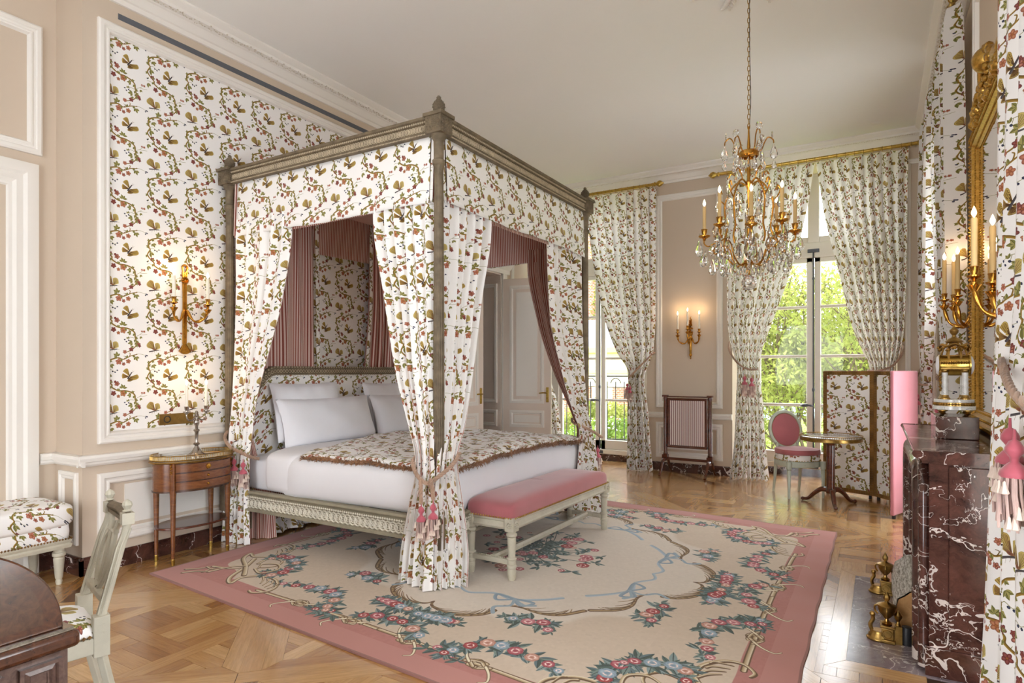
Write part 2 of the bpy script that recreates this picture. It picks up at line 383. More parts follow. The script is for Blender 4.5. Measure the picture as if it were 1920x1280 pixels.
def paint_rug():
    S, K = 4.0, 430; N = round(S*K); r = random.Random(3)
    PINK, PINK2, BEI = (180, 122, 114), (190, 134, 126), (204, 186, 166)
    C = Canvas(N, N, K, PINK); B = .26
    j0, j1 = round(B*K), N-round(B*K)
    # field: straight sides with hollow corners
    yy, xx = np.meshgrid(np.arange(N)/K, np.arange(N)/K, indexing='ij')
    ax = np.minimum(xx, S-xx); ay = np.minimum(yy, S-yy)
    d = np.minimum(ax, ay)-B; corner = np.hypot(np.maximum(.78-ax, 0), np.maximum(.78-ay, 0)); inn = np.clip(d*K+.5, 0, 1)*np.clip((.56-corner+np.sin(np.arctan2(ay, ax)*8)*.05)*K*.5, 0, 1)
    nz = RNG.normal(size=(N//8+1, N//8+1)).repeat(8, 0).repeat(8, 1)[:N, :N]*.006
    rad = np.hypot((xx-2)/1.34, (yy-2)/1.36); mid = np.clip((1.02+.05*np.cos(np.arctan2(yy-2, xx-2)*12)-rad)*30, 0, 1)
    col = np.array(BEI)/255.*(1-mid[..., None])+np.array((214, 202, 188))/255.*mid[..., None]
    C.a = C.a*(1-inn[..., None])+col*inn[..., None]; C.a += nz[..., None]
    edge = np.minimum(ax, ay); C.a[edge < .16] = np.array(PINK2)/255.*.985; C.a[edge < .012] *= .8
    BRN, CRM, TAN = (104, 78, 52), (232, 222, 196), (166, 138, 98)
    LV = ((86, 104, 98), (118, 136, 128), (70, 84, 76), (132, 150, 148), (98, 116, 120))
    ROSE = (((206,132,136),(150,62,72)), ((222,166,164),(170,90,100)), ((196,96,92),(140,54,56)), ((222,186,170),(176,118,100)), ((176,190,200),(124,144,160)))
    def mir(pts, m): return [((S-x) if m & 1 else x, (S-y) if m & 2 else y) for x, y in pts]
    def swp(pts, m): p = [(y, x) for x, y in pts] if m & 4 else pts; return mir(p, m)
    sp = lambda pts, n=9: [(p[0], p[1]) for p in spline([(a, b, 0) for a, b in pts], n)]
    def rose(x, y, q, ci):
        c, c2 = ROSE[ci]
        for k in range(7): a = k*.9+x*9; C.blob(x+math.cos(a)*q*.5, y+math.sin(a)*q*.5, q*.6, q*.42, a+1.2, c, c2)
        C.blob(x, y, q*.55, q*.5, x, c2, c)
        for k in range(3): a = x*7+k*2; C.stroke([(x+math.cos(a+i*.4)*q*.42, y+math.sin(a+i*.4)*q*.42) for i in range(4)], .004, .003, (240, 214, 206))
    def foliage(x, y, n, L):
        for k in range(n):
            a = r.uniform(0, 6.28); l = r.uniform(.6, 1.2)*L; c = r.choice(LV); C.leaf(x, y, a, l, l*.17, c, r.choice(LV), (58, 70, 66))
    def garland(pts, m, n=9, q=.042):
        P_ = sp(swp(pts, m)); st = max(1, len(P_)//n)
        for i in range(0, len(P_), max(1, st//2)): foliage(P_[i][0]+r.uniform(-.03, .03), P_[i][1]+r.uniform(-.03, .03), 6, .085*(.7+.5*math.sin(PI*i/len(P_))))
        for i in range(st//2, len(P_), st): s_ = math.sin(PI*(i+.5)/len(P_)); rose(P_[i][0]+r.uniform(-.012, .012), P_[i][1]+r.uniform(-.012, .012), q*(.55+.55*s_), r.randrange(5))
    def scroll(pts, m, w=.02, hair=0):
        P_ = sp(swp(pts, m)); C.stroke([(x+.006, y+.008) for x, y in P_], w*1.25, w*.6, BRN); C.stroke(P_, w*.85, w*.35, CRM, TAN)
    def feather(pts, m, n=9, side=1, L=.13):
        P_ = sp(swp(pts, m)); C.stroke(P_, .006, .020, BRN); C.stroke(P_[len(P_)//3:], .004, .009, TAN)
        for k in range(n):
            i = int((.12+.8*k/n)*(len(P_)-2)); x, y = P_[i]; dx, dy = P_[i+1][0]-x, P_[i+1][1]-y; l = math.hypot(dx, dy)+1e-6; dx, dy = dx/l, dy/l
            toC = (2-x, 2-y); sg = 1 if (-dy*toC[0]+dx*toC[1]) > 0 else -1; nx, ny = -dy*sg, dx*sg; q = L*(.45+.55*math.sin(PI*(k+.5)/n))
            C.stroke(sp([(x, y), (x+dx*q*.35+nx*q*.18, y+dy*q*.35+ny*q*.18), (x+dx*q*.62+nx*q*.5, y+dy*q*.62+ny*q*.5)], 4), .006, .0018, BRN if k % 2 else (138, 112, 76))
    for m in range(4):
        # border line with knots
        for sw in (0, 4):
            L_ = sp(swp([(.92, .235), (1.35, .25), (1.75, .258), (2.0, .258)], m | sw)); C.stroke([(x, y) for x, y in L_], .017, .017, BRN); C.stroke(L_, .010, .010, CRM, TAN)
            for cx in (1.33, 1.79):
                for k in range(6): a = k*1.05; q = swp([(cx+.055*math.cos(a)+.02*math.cos(3*a), .25+.035*math.sin(a)), (cx+.055*math.cos(a+1.4), .25+.04*math.sin(a+1.4)), (cx+.03*math.cos(a+2.8), .25+.03*math.sin(a+2.8))], m | sw); C.stroke(sp(q, 5), .014, .009, BRN); C.stroke(sp(q, 5), .008, .006, CRM, TAN)
                for sg in (-1, 1): q = sp(swp([(cx+.05*sg, .25), (cx+.10*sg, .25+.05*sg), (cx+.13*sg, .25+.11*sg), (cx+.10*sg, .25+.14*sg)], m | sw), 5); C.stroke(q, .011, .006, BRN); C.stroke(q, .007, .003, CRM)
            garland([(1.45, .22), (1.56, .28), (1.62, .24)], m | sw, 2, .03)
            garland([(.93, .39), (1.05, .44), (1.2, .47), (1.34, .48), (1.45, .43), (1.52, .31), (1.55, .24)], m | sw, 8)
            garland([(1.76, .31), (1.86, .38), (2.0, .42)], m | sw, 3)
            # corner scrolls
            scroll([(.35, .6), (.46, .45), (.56, .27), (.66, .21), (.63, .31), (.72, .41), (.86, .42), (.97, .34), (.99, .25), (.93, .19), (.88, .2)], m | sw, .016)
            for k in range(4): scroll([(.74+.06*k, .405-.005*k), (.79+.05*k, .37), (.83+.04*k, .32-.01*k)], m | sw, .007)
            scroll([(.14, .19), (.2, .24), (.25, .33)], m | sw, .012); scroll([(.3, .22), (.29, .3), (.33, .36)], m | sw, .008)
            scroll([(.25, .33), (.40, .37), (.46, .44)], m | sw, .014); scroll([(.47, .55), (.44, .66), (.56, .69), (.62, .6), (.56, .51), (.49, .56)], m | sw, .011)
            garland([(.66, .44), (.77, .49), (.75, .64), (.67, .75)], m | sw, 5)
            # medallion edge
            feather([(2.0, .74), (1.97, .68), (1.86, .65), (1.74, .67), (1.64, .75), (1.61, .83)], m | sw, 12, L=.2); feather([(1.6, .93), (1.5, .96), (1.36, .95), (1.25, 1.0), (1.16, 1.13)], m | sw, 9, L=.2)
            garland([(1.7, .57), (1.82, .56), (1.98, .55)], m | sw, 5); garland([(1.2, .76), (1.27, .84), (1.38, .8), (1.5, .79)], m | sw, 4)
            BL = (150, 166, 178); C.stroke(sp(swp([(2.0, 1.02), (1.9, .98), (1.75, 1.06), (1.6, 1.04), (1.45, 1.14), (1.36, 1.24)], m | sw)), .010, .016, BL, (178, 192, 202))
            for sg in (-1, 1): C.stroke(sp(swp([(1.6, 1.04), (1.6+.09*sg, .98), (1.6+.13*sg, 1.06), (1.6, 1.05)], m | sw)), .010, .014, (128, 146, 162), BL)
            C.stroke(sp(swp([(1.6, 1.05), (1.57, .95), (1.64, .88), (1.6, .8)], m | sw)), .009, .014, BL); C.stroke(sp(swp([(1.6, 1.05), (1.5, 1.0), (1.44, 1.03)], m | sw)), .008, .012, BL)
    # centre bouquet
    for k in range(46):
        a = r.uniform(0, 6.28); R = r.uniform(.1, .66); q = [(2+.08*math.cos(a), 2+.08*math.sin(a)), (2+R*.5*math.cos(a+.25), 2+R*.5*math.sin(a+.25)), (2+R*math.cos(a), 2+R*math.sin(a))]
        C.stroke(sp(q, 5), .005, .003, (84, 96, 88)); foliage(q[2][0], q[2][1], 5, .08); foliage(q[1][0], q[1][1], 4, .08)
    for k in range(40): a = r.uniform(0, 6.28); R = .55*math.sqrt(r.random()); rose(2+R*math.cos(a), 2+R*math.sin(a), r.uniform(.024, .055), r.choice((0, 0, 1, 1, 2, 3)))
    return C.image('woven_rug')
def printed(name, img, rough=.88, bumps=0, trans=0):
    t = NT(name); im = t.new('ShaderNodeTexImage'); im.image = img; t.link(t.coord('UV'), im.inputs[0])
    t.set(color=im.outputs[0], rough=rough, spec=.12, sheen=.15)
    if bumps: t.bump(t.noise(t.coord('Object'), 120, 2), bumps, .003)
    if trans:
        tr = t.new('ShaderNodeBsdfTranslucent'); t.link(im.outputs[0], tr.inputs[0]); mx = t.new('ShaderNodeMixShader'); mx.inputs[0].default_value = trans
        out = t.n['Material Output']; t.link(t.b.outputs[0], mx.inputs[1]); t.link(tr.outputs[0], mx.inputs[2]); t.link(mx.outputs[0], out.inputs[0])
    return t.m
IMG_T = paint_textile(); IMG_R = paint_rug()
M = MATS
M['print'] = printed('floral_cotton', IMG_T); M['print_sheer'] = printed('floral_curtain_cotton', IMG_T, trans=.38)
M['bell'] = cloth('cream_bells', (226, 206, 192)); M['deskwood'] = wood('desk_mahogany', (46, 26, 18), (100, 58, 36), .24); M['rail_shade'] = paint('grey_paint_shade', (150, 142, 122), .6, .08, 9); M['rail_lit'] = paint('grey_paint_lit', (212, 206, 190), .5, .06, 9); M['plate'] = metal('dull_brass', (150, 118, 66), .5, .2); M['door'] = paint('door_paint', (228, 214, 202), .5, .01, 2, spec=.3); M['rug'] = printed('aubusson_weave', IMG_R, .95, .1)  # bed rail: shade painted into the hollows, carving over them painted lighter
M['stripe'] = stripe('pink_ticking', (150, 84, 72), (226, 202, 190)); M['stripe_fine'] = stripe('screen_ticking', (112, 66, 70), (232, 218, 212), .0262, .36)
M['wall'] = paint('wall_paint', (207, 190, 171), .7, .012, 1.2, spec=.2); M['trim'] = paint('trim_paint', (236, 231, 224), .5, .01, 2, spec=.3)
M['ceiling'] = paint('ceiling_paint', (243, 241, 237), .8, .006, 1, spec=.1); M['slot'] = paint('slot_grey', (96, 98, 104), .6)
M['gilt'] = metal('ormolu', (206, 150, 66), .26); M['brass'] = metal('brass', (206, 172, 88), .28); M['dark_brass'] = metal('aged_brass', (184, 148, 84), .3, .5)
M['oldgold'] = metal('gilded_wood', (206, 164, 84), .33, .45, 60, .4); M['silver'] = metal('silver', (176, 166, 156), .22, .3); M['iron'] = paint('black_iron', (40, 40, 42), .4); M['steel'] = paint('grey_iron', (84, 88, 98), .4)
M['carved'] = paint('grey_gilded_carving', (118, 103, 82), .6, .2, 14, (92, 78, 58), .4); M['relief'] = paint('carved_relief', (188, 172, 146), .5, .12, 20, (140, 122, 96)); M['patina'] = paint('antique_grey_paint', (194, 187, 168), .55, .07, 9, (150, 136, 108), .1)  # canopy base darkened as shade behind the lighter relief
M['greenpaint'] = paint('pale_green_paint', (188, 194, 178), .5, .06, 9, (140, 130, 100))
M['linen'] = cloth('white_linen', (231, 230, 234), .9, .1, .01, .05); M['pink'] = cloth('pink_velvet', (178, 104, 108), .75, .5, .06); M['pinklight'] = cloth('pink_silk', (196, 124, 132), .5, .3, .05); M['pinkceil'] = cloth('canopy_pink', (222, 178, 166)); M['fringe'] = cloth('tassel_thread', (220, 188, 178), .8, .3, .22)
M['fringepink'] = cloth('rose_thread', (196, 98, 112), .4, .5, .1); M['cord'] = cloth('tieback_cord', (196, 162, 138), .7, .3, .25); M['fur'] = cloth('brown_fringe', (170, 124, 88), .9, .4, .3); M['gimp'] = cloth('gilt_braid', (156, 112, 54), .6, .2, .35, .5)
M['mahog'] = wood('mahogany', (60, 28, 18), (116, 58, 36), .22); M['walnut'] = wood('walnut', (50, 30, 20), (100, 64, 42), .26); M['satin'] = wood('satinwood', (92, 50, 24), (148, 90, 46), .24, (3, 3, 14)); M['brown'] = wood('dark_brown_wood', (70, 50, 44), (112, 88, 78), .25)
M['marble'] = marble('red_marble', (44, 26, 22), (88, 54, 46), (226, 212, 204)); M['hearth'] = marble('hearth_marble', (108, 96, 100), (138, 124, 128), (206, 198, 194), 1.2, .18, .7); M['greymarble'] = marble('white_marble', (196, 194, 190), (222, 220, 216), (168, 168, 170), 2, .12, .5)  # hearth grey has a pale sheen painted into its colour
M['candle'] = cloth('wax', (240, 232, 216), .5, 0, .01); M['candlecream'] = cloth('cream_wax', (206, 176, 124), .5, 0, .02)
t = NT('flame'); M['flame'] = t.set(color=(1, .8, .5, 1), emit=(1, .80, .50, 1), estr=5)
t = NT('crystal'); t.b.inputs['Transmission Weight'].default_value = 1; t.b.inputs['IOR'].default_value = 1.5; M['crystal'] = t.set(color=(1, 1, 1, 1), rough=.0)
t = NT('mirror'); M['mirror'] = t.set(color=(.9, .9, .88, 1), rough=.02, metal=1)
def pane_material():
    t = NT('window_glass'); tr = t.new('ShaderNodeBsdfTransparent'); gl = t.new('ShaderNodeBsdfGlossy'); gl.inputs['Roughness'].default_value = .02; mx = t.new('ShaderNodeMixShader'); mx.inputs[0].default_value = .012
    t.link(tr.outputs[0], mx.inputs[1]); t.link(gl.outputs[0], mx.inputs[2]); t.link(mx.outputs[0], t.n['Material Output'].inputs[0]); return t.m
M['glass'] = pane_material()
def oak_material():
    t = NT('oak_parquet'); at = t.new('ShaderNodeAttribute', attribute_name='tint'); v = t.coord('UV', (2.2, 26, 1)); n = t.noise(v, 3.0, 8, .62, .8)
    a = t.ramp(at.outputs['Fac'], [(0, srgb(96, 62, 34)), (.18, srgb(150, 100, 52)), (.55, srgb(188, 140, 84)), (1, srgb(210, 168, 112))])
    g = t.ramp(n, [(.3, (.62, .56, .5, 1)), (.62, (1, 1, 1, 1))]); col = t.mix(.75, a, g, 'MULTIPLY'); t.bump(n, .05, .002)
    return t.set(color=col, rough=.26, coat=.8, coat_rough=.14)
M['oak'] = oak_material(); M['gap'] = paint('floor_gap', (58, 38, 22), .8)
# ------------------------------------------------------------------ the room
XL, XR, YF, ZC, XN = -4.68, .56, 8.557, 4.18, -5.05
mL = lambda a, b, n: (XL+n, a, b)
mF = lambda a, b, n: (a, YF-n, b)
mR = lambda a, b, n: (XR-n, a, b)
mN = lambda a, b, n: (XN+n, a, b)
def solid_wall(m, rects, t=.12):
    mb = MB()
    for a0, a1, b0, b1 in rects:
        p = [m(a0,b0,0), m(a1,b0,0), m(a1,b1,0), m(a0,b1,0), m(a0,b0,-t), m(a1,b0,-t), m(a1,b1,-t), m(a0,b1,-t)]
        mb.add((p, [(0,1,2,3),(7,6,5,4),(0,4,5,1),(1,5,6,2),(2,6,7,3),(3,7,4,0)]))
    return mb
FRAME = [(0,0),(0,.022),(.012,.03),(.034,.03),(.04,.022),(.052,.02),(.062,.026),(.072,.024),(.078,.008),(.085,.0)]
FRAME_S = [(0,0),(0,.016),(.01,.022),(.024,.022),(.03,.012),(.042,.016),(.05,.012),(.055,0)]
RAIL = [(.742,0),(.742,.018),(.756,.03),(.772,.03),(.776,.044),(.80,.05),(.818,.044),(.822,.02),(.822,0)]
BASE = [(0,0),(0,.022),(.105,.022),(.122,.012),(.122,0)]
def panel(wall, m, a0, a1, b0, b1, prof=FRAME, name='panel_molding'):
    return O(name, MB().add(rect_ring(m, a0, a1, b0, b1, prof)), M['trim'], wall, smooth=30)
# left wall: door opening y 6.3 .. 7.6
wl = struct('wall_left', solid_wall(mL, [(2.136,6.3,0,4.3),(7.6,9.2,0,4.3),(6.3,7.6,2.82,4.3)], .4), M['wall'], smooth=0)
panel(wl, mL, 2.228, 5.95, .889, 3.862)
panel(wl, mL, 2.228, 3.95, .19, .683); panel(wl, mL, 4.05, 5.95, .19, .683); panel(wl, mL, 7.85, 8.45, .889, 3.862); panel(wl, mL, 7.85, 8.45, .19, .683)
O('recessed_field', MB().add(box(XL-.001, XL+.006, 2.41, 3.80, .30, .585)), M['trim'], wl, smooth=0)
def cloth_on(m, a0, a1, b0, b1, n=.004):
    return ([m(a0,b0,n), m(a1,b0,n), m(a1,b1,n), m(a0,b1,n)], [(0,1,2,3)], [((a-2.287)/.297, (b-.0895)/.454) for a, b in ((a0,b0),(a1,b0),(a1,b1),(a0,b1))])
O('wall_fabric', cloth_on(mL, 2.313, 5.865, .974, 3.777), M['print'], wl, smooth=0, label='floral printed cotton stretched in the wall panel')
for a0, a1 in ((2.10, 6.2), (7.7, 8.57)): O('chair_rail', run(mL, a0, a1, RAIL), M['trim'], wl, smooth=30)
O('air_slot', MB().add(box(XL-.002, XL+.003, 2.367, 5.6, 3.915, 3.957)), M['slot'], wl, smooth=0, label='dark grey ventilation slot under the cornice')
struct('baseboard_left', MB().add(run(mL, 2.114, 6.2, BASE)).add(run(mL, 7.7, YF, BASE)), M['marble'], smooth=30)
# niche wall beside the chimney breast
wn = struct('wall_niche', MB().add(box(XN-.12, XN, -2.6, 2.136, 0, 4.3)), M['wall'], smooth=0)
panel(wn, mN, .7, 2.045, 2.90, 3.80); panel(wn, mN, 1.0, 2.02, -.3, 2.83, [(0,0),(0,.03),(.03,.04),(.07,.04),(.09,.024),(.13,.03),(.15,.016),(.17,.016),(.18,0)], 'door_casing')
mS = lambda a, b, n: (a, 2.136-n, b)
panel(wn, mS, XN+.07, XL-.05, .20, .70, FRAME_S)
O('chair_rail', run(mS, XN, XL+.045, RAIL), M['trim'], wn, smooth=30); O('chair_rail', run(mN, 2.03, 2.136, RAIL), M['trim'], wn, smooth=30)
struct('baseboard_niche', MB().add(run(mS, XN, XL+.022, BASE)).add(run(mN, -1, 2.136, BASE)), M['marble'], smooth=30)
# far wall with two deep window bays
WX = (-3.77, -.74); BW = .93
wf = struct('wall_far', solid_wall(mF, [(XL,WX[0]-BW,0,4.3),(WX[0]+BW,WX[1]-BW,0,4.3),(WX[1]+BW,XR,0,4.3),(WX[0]-BW,WX[0]+BW,4.0,4.3),(WX[1]-BW,WX[1]+BW,4.0,4.3)], .62), M['wall'], smooth=0)
panel(wf, mF, -2.70, -1.79, .889, 3.862); panel(wf, mF, -2.70, -1.79, .19, .683)
panel(wf, mF, .27, .47, .889, 3.862, FRAME_S); panel(wf, mF, .27, .47, .19, .683, FRAME_S)
O('recessed_field', MB().add(box(-2.57, -1.92, YF-.006, YF+.001, .31, .57)), M['trim'], wf, smooth=0)
O('chair_rail', run(mF, -2.84, -1.67, RAIL), M['trim'], wf, smooth=30); O('chair_rail', run(mF, .19, XR, RAIL), M['trim'], wf, smooth=30)
struct('baseboard_far', MB().add(run(mF, -2.84, -1.67, BASE)).add(run(mF, .19, XR, BASE)), M['marble'], smooth=30)
for x0 in WX:
    mb = MB().add(run(lambda a, b, n: (a, 9.09-n, b), x0-BW, x0+BW, [(0,0),(0,.02),(.10,.02),(.10,0)]))
    struct('baseboard_bay', mb, M['marble'], smooth=30)
# right wall: side window opening narrowed to cut its light, large one beside the camera
wr = struct('wall_right', solid_wall(mR, [(-2.6,.3,0,4.3),(2.95,5.95,0,4.3),(7.0,8.6,0,4.3),(.3,2.95,3.3,4.3),(5.95,7.0,3.3,4.3),(.3,2.95,0,.12),(5.95,7.0,0,.12)], .25), M['wall'], smooth=0)
panel(wr, mR, 3.2, 5.05, 1.08, 3.86); panel(wr, mR, 7.95, 8.45, .889, 3.862)
O('chair_rail', run(mR, 7.86, 8.557, RAIL), M['trim'], wr, smooth=30)
struct('wall_rear', MB().add(box(XN, -3.2, -2.7, -2.6, 0, 4.3)).add(box(-.9, XR, -2.7, -2.6, 0, 4.3)).add(box(-3.2, -.9, -2.7, -2.6, 2.8, 4.3)), M['wall'], smooth=0)  # opening sized for the fill light it lets in
# ceiling, cornice, medallion
ce = struct('ceiling', MB().add(box(XN-.1, XR+.1, -2.7, YF+.6, ZC, ZC+.15)), M['ceiling'], smooth=0)
CORN = [(4.02,0),(4.02,.02),(4.035,.028),(4.05,.03),(4.055,.045),(4.10,.085),(4.105,.10),(4.11,.105),(4.112,.15),(4.135,.155),(4.14,.17),(4.165,.20),(ZC,.20),(ZC,0)]
struct('trim_cornice_left', run(mL, 2.136, YF, CORN), M['trim'], smooth=25); struct('trim_cornice_far', run(mF, XL, XR, CORN), M['trim'], smooth=25); struct('trim_cornice_right', run(mR, -2.6, YF, CORN), M['trim'], smooth=25)
orn = MB(); rr = random.Random(4)
for k in range(430):
    y = 2.2+k*.0145
    q = octa(.008, -.02, 0, 0); orn.add(q, mat4(XL+.131+.010*math.sin(k*1.3), y, 4.111, rz=rr.uniform(0, 3), rx=.4))
for k in range(300): orn.add(octa(.008, 0, 0, 0), mat4(XL+.1+k*.0165, YF-.131-.010*math.sin(k*1.3), 4.111, rz=rr.uniform(0, 3)))
for k in range(330): orn.add(octa(.008, 0, 0, 0), mat4(XR-.131-.010*math.sin(k*1.3), 3.2+k*.0165, 4.111, rz=rr.uniform(0, 3)))
M['ornament'] = paint('cornice_ornament', (214, 204, 188), .6, .1, 20)
O('cornice_ornament', orn, M['ornament'], ce, smooth=0, kind='stuff')
CX, CY = -.776, 4.539
md = MB()
for k in range(8):
    a = k*PI/4+.55
    for i in range(9):
        for sg in (-1, 1):
            R = .12+.036*i; p = tube(spline([(R,0,ZC-.004),(R+.03,sg*.03,ZC-.012),(R+.055,sg*.055*(1-i*.06),ZC-.003)], 3), [.004,.008,.010,.010,.009,.006,.003], 5)
            md.add(p, Matrix.Translation((CX,CY,0)) @ Matrix.Rotation(a, 4, 'Z'))
md.add(lathe([(.10,ZC-.02),(.13,ZC-.03),(.15,ZC-.012),(.17,ZC)], 40), mat4(CX, CY, 0))
O('ceiling_rosette', md, M['trim'], ce, smooth=40)
O('sensor_cover', lathe([(.045,ZC-.006),(.05,ZC-.002),(.05,ZC)], 24), M['ceiling'], ce).location = (-.026, 8.04, 0)
# ------------------------------------------------------------------ parquet: diagonal panels with woven oak planks
fl_ = struct('floor', MB().add(box(XN, XR+.3, -2.7, YF+.6, -.12, -.006)), M['gap'], smooth=0)
def clip(poly, nx, ny, c):
    out = []
    for i in range(len(poly)):
        p, q = poly[i], poly[(i+1) % len(poly)]; dp, dq = nx*p[0]+ny*p[1]-c, nx*q[0]+ny*q[1]-c
        if dp <= 0: out.append(p)
        if (dp < 0 < dq) or (dq < 0 < dp): s = dp/(dp-dq); out.append((p[0]+(q[0]-p[0])*s, p[1]+(q[1]-p[1])*s))
    return out
R2 = math.sqrt(.5)
def uvp(u, v): return ((u-v)*R2, (u+v)*R2)          # u = (x+y)/sqrt2, v = (y-x)/sqrt2
planks = []   # (polygon, grain angle, tint)
pr = random.Random(11)
def addp(poly, ang, tint):
    for nx, ny, c in ((-1,0,-XN+.0),(1,0,XR),(0,1,9.08),(0,-1,1.2)):
        if len(poly) > 2: poly = clip(poly, nx, ny, c)
    if len(poly) > 2: planks.append((poly, ang, tint))
P_ = 1.2
for i in range(-3, 9):
    for j in range(-1, 12):
        u0, v0 = -.47+P_*i, 3.04+P_*(j-4)
        cx, cy = uvp(u0+.6, v0+.6)
        if not (-6 < cx < 1.4 and 0 < cy < 10): continue
        # separators
        addp([uvp(u0-.05, v0+.05), uvp(u0+.05, v0+.05), uvp(u0+.05, v0+P_-.05), uvp(u0-.05, v0+P_-.05)], 3*PI/4, pr.uniform(.02, .22) if pr.random() < .5 else pr.uniform(.4, .9))
        addp([uvp(u0-.05, v0-.05), uvp(u0+P_-.05, v0-.05), uvp(u0+P_-.05, v0+.05), uvp(u0-.05, v0+.05)], PI/4, pr.uniform(.35, .95))
        a, b, w = .05, P_-.05, .085
        for q, g in (([(a,a),(b,a),(b-w,a+w),(a+w,a+w)], PI/4), ([(b,a),(b,b),(b-w,b-w),(b-w,a+w)], 3*PI/4), ([(b,b),(a,b),(a+w,b-w),(b-w,b-w)], PI/4), ([(a,b),(a,a),(a+w,a+w),(a+w,b-w)], 3*PI/4)):
            addp([uvp(u0+x, v0+y) for x, y in q], g, pr.uniform(.35, 1))
        ci = lambda poly: clip(clip(clip(clip(poly, R2, R2, u0+b-w), -R2, -R2, -(u0+a+w)), -R2, R2, v0+b-w), R2, -R2, -(v0+a+w))
        p, s = .37, .095
        for k in range(-3, 4):
            for l in range(-3, 4):
                X, Y = cx+k*p-s/2, cy+l*p-s/2; up = (k+l) % 2 == 0
                def rect(x0, x1, y0, y1, g, t):
                    q = ci([(x0,y0),(x1,y0),(x1,y1),(x0,y1)])
                    if len(q) > 2: addp(q, g, t)
                if up: rect(X-p+s, X+p, Y, Y+s, 0, pr.uniform(.35, 1))
                else: rect(X, X+s, Y-p+s, Y+p, PI/2, pr.uniform(.35, 1))
                n = 3; w_ = (p-s)/n
                for e in range(n):
                    t = pr.uniform(.2, .9)
                    if up: rect(X+s+e*w_, X+s+(e+1)*w_, Y+s, Y+p, PI/2, t)
                    else: rect(X+s, X+p, Y+s+e*w_, Y+s+(e+1)*w_, 0, t)
RUGC = ((-4.31,2.383),(-.30,2.09),(-.304,6.004),(-4.33,6.40))
HB = (-.225, .56, 3.29, 4.94)
def inrug(x, y):
    for k in range(4):
        (ax, ay), (bx, by) = RUGC[k], RUGC[(k+1) % 4]; l = math.hypot(bx-ax, by-ay)
        if ((bx-ax)*(y-ay)-(by-ay)*(x-ax))/l < .10: return False
    return True
def seen(x, y):
    d = -.51*x+.86*y; r = .86*x+.51*y
    return d > 1.5 and abs(r/d) < .90 and 1.4*1159/d < 640
cand = []
for poly, g, t in planks:
    # keep the hearth free
    A = sum(poly[i][0]*poly[(i+1)%len(poly)][1]-poly[(i+1)%len(poly)][0]*poly[i][1] for i in range(len(poly)))/2
    if A < 0: poly = poly[::-1]; A = -A
    if A < .0006: continue
    pieces = [poly]
    bx = [p[0] for p in poly]; by = [p[1] for p in poly]
    if max(bx) > HB[0] and max(by) > HB[2] and min(by) < HB[3]:
        pieces = [clip(poly, 1, 0, HB[0]), clip(clip(poly, -1, 0, -HB[0]), 0, 1, HB[2]), clip(clip(poly, -1, 0, -HB[0]), 0, -1, -HB[3])]
    for q in pieces:
        if len(q) < 3: continue
        c = (sum(p[0] for p in q)/len(q), sum(p[1] for p in q)/len(q))
        if all(inrug(*p) for p in q) or not (seen(*c) or any(seen(*p) for p in q)): continue
        d = -.51*c[0]+.86*c[1]; cand.append((A/d**3, q, g, t))
cand.sort(key=lambda z: -z[0])
def plank_geo(poly, g, inset=.0012):
    n = len(poly); c = (sum(p[0] for p in poly)/n, sum(p[1] for p in poly)/n)
    top = []
    for x, y in poly: l = math.hypot(x-c[0], y-c[1])+1e-6; top.append((x-(x-c[0])/l*inset*1.4, y-(y-c[1])/l*inset*1.4))
    v = [(x,y,0) for x,y in top]+[(x,y,-.006) for x,y in top]
    ou, ov = pr.uniform(0, 50), pr.uniform(0, 50); ca, sa = math.cos(g), math.sin(g)
    uv = [((x-c[0])*ca+(y-c[1])*sa+ou, -(x-c[0])*sa+(y-c[1])*ca+ov) for x,y in top]*2
    return v, [tuple(range(n))]+[(i,n+i,n+(i+1)%n,(i+1)%n) for i in range(n)], uv
rest = MB()
for k, (_, q, g, t) in enumerate(cand):
    if k < 290: O('plank', MB().add(plank_geo(q, g), tint=t), M['oak'], fl_, smooth=0)
    else: rest.add(plank_geo(q, g), tint=t)
if rest.f: O('parquet_planks', rest, M['oak'], fl_, smooth=0, kind='stuff')
for q, g in (([(-.225,3.29),(-.135,3.40),(-.135,4.84),(-.225,4.94)], PI/2), ([(-.225,3.29),(.19,3.29),(.19,3.40),(-.135,3.40)], 0), ([(-.135,4.84),(.19,4.84),(.19,4.94),(-.225,4.94)], 0)):
    O('hearth_border_plank', MB().add(plank_geo(q, g), tint=.75), M['oak'], fl_, smooth=0)
O('hearth_slab', MB().add(box(-.134, .545, 3.401, 4.839, -.02, .0005)), M['hearth'], fl_, smooth=0, label='veined marble hearth slab, sheen painted in as pale grey')
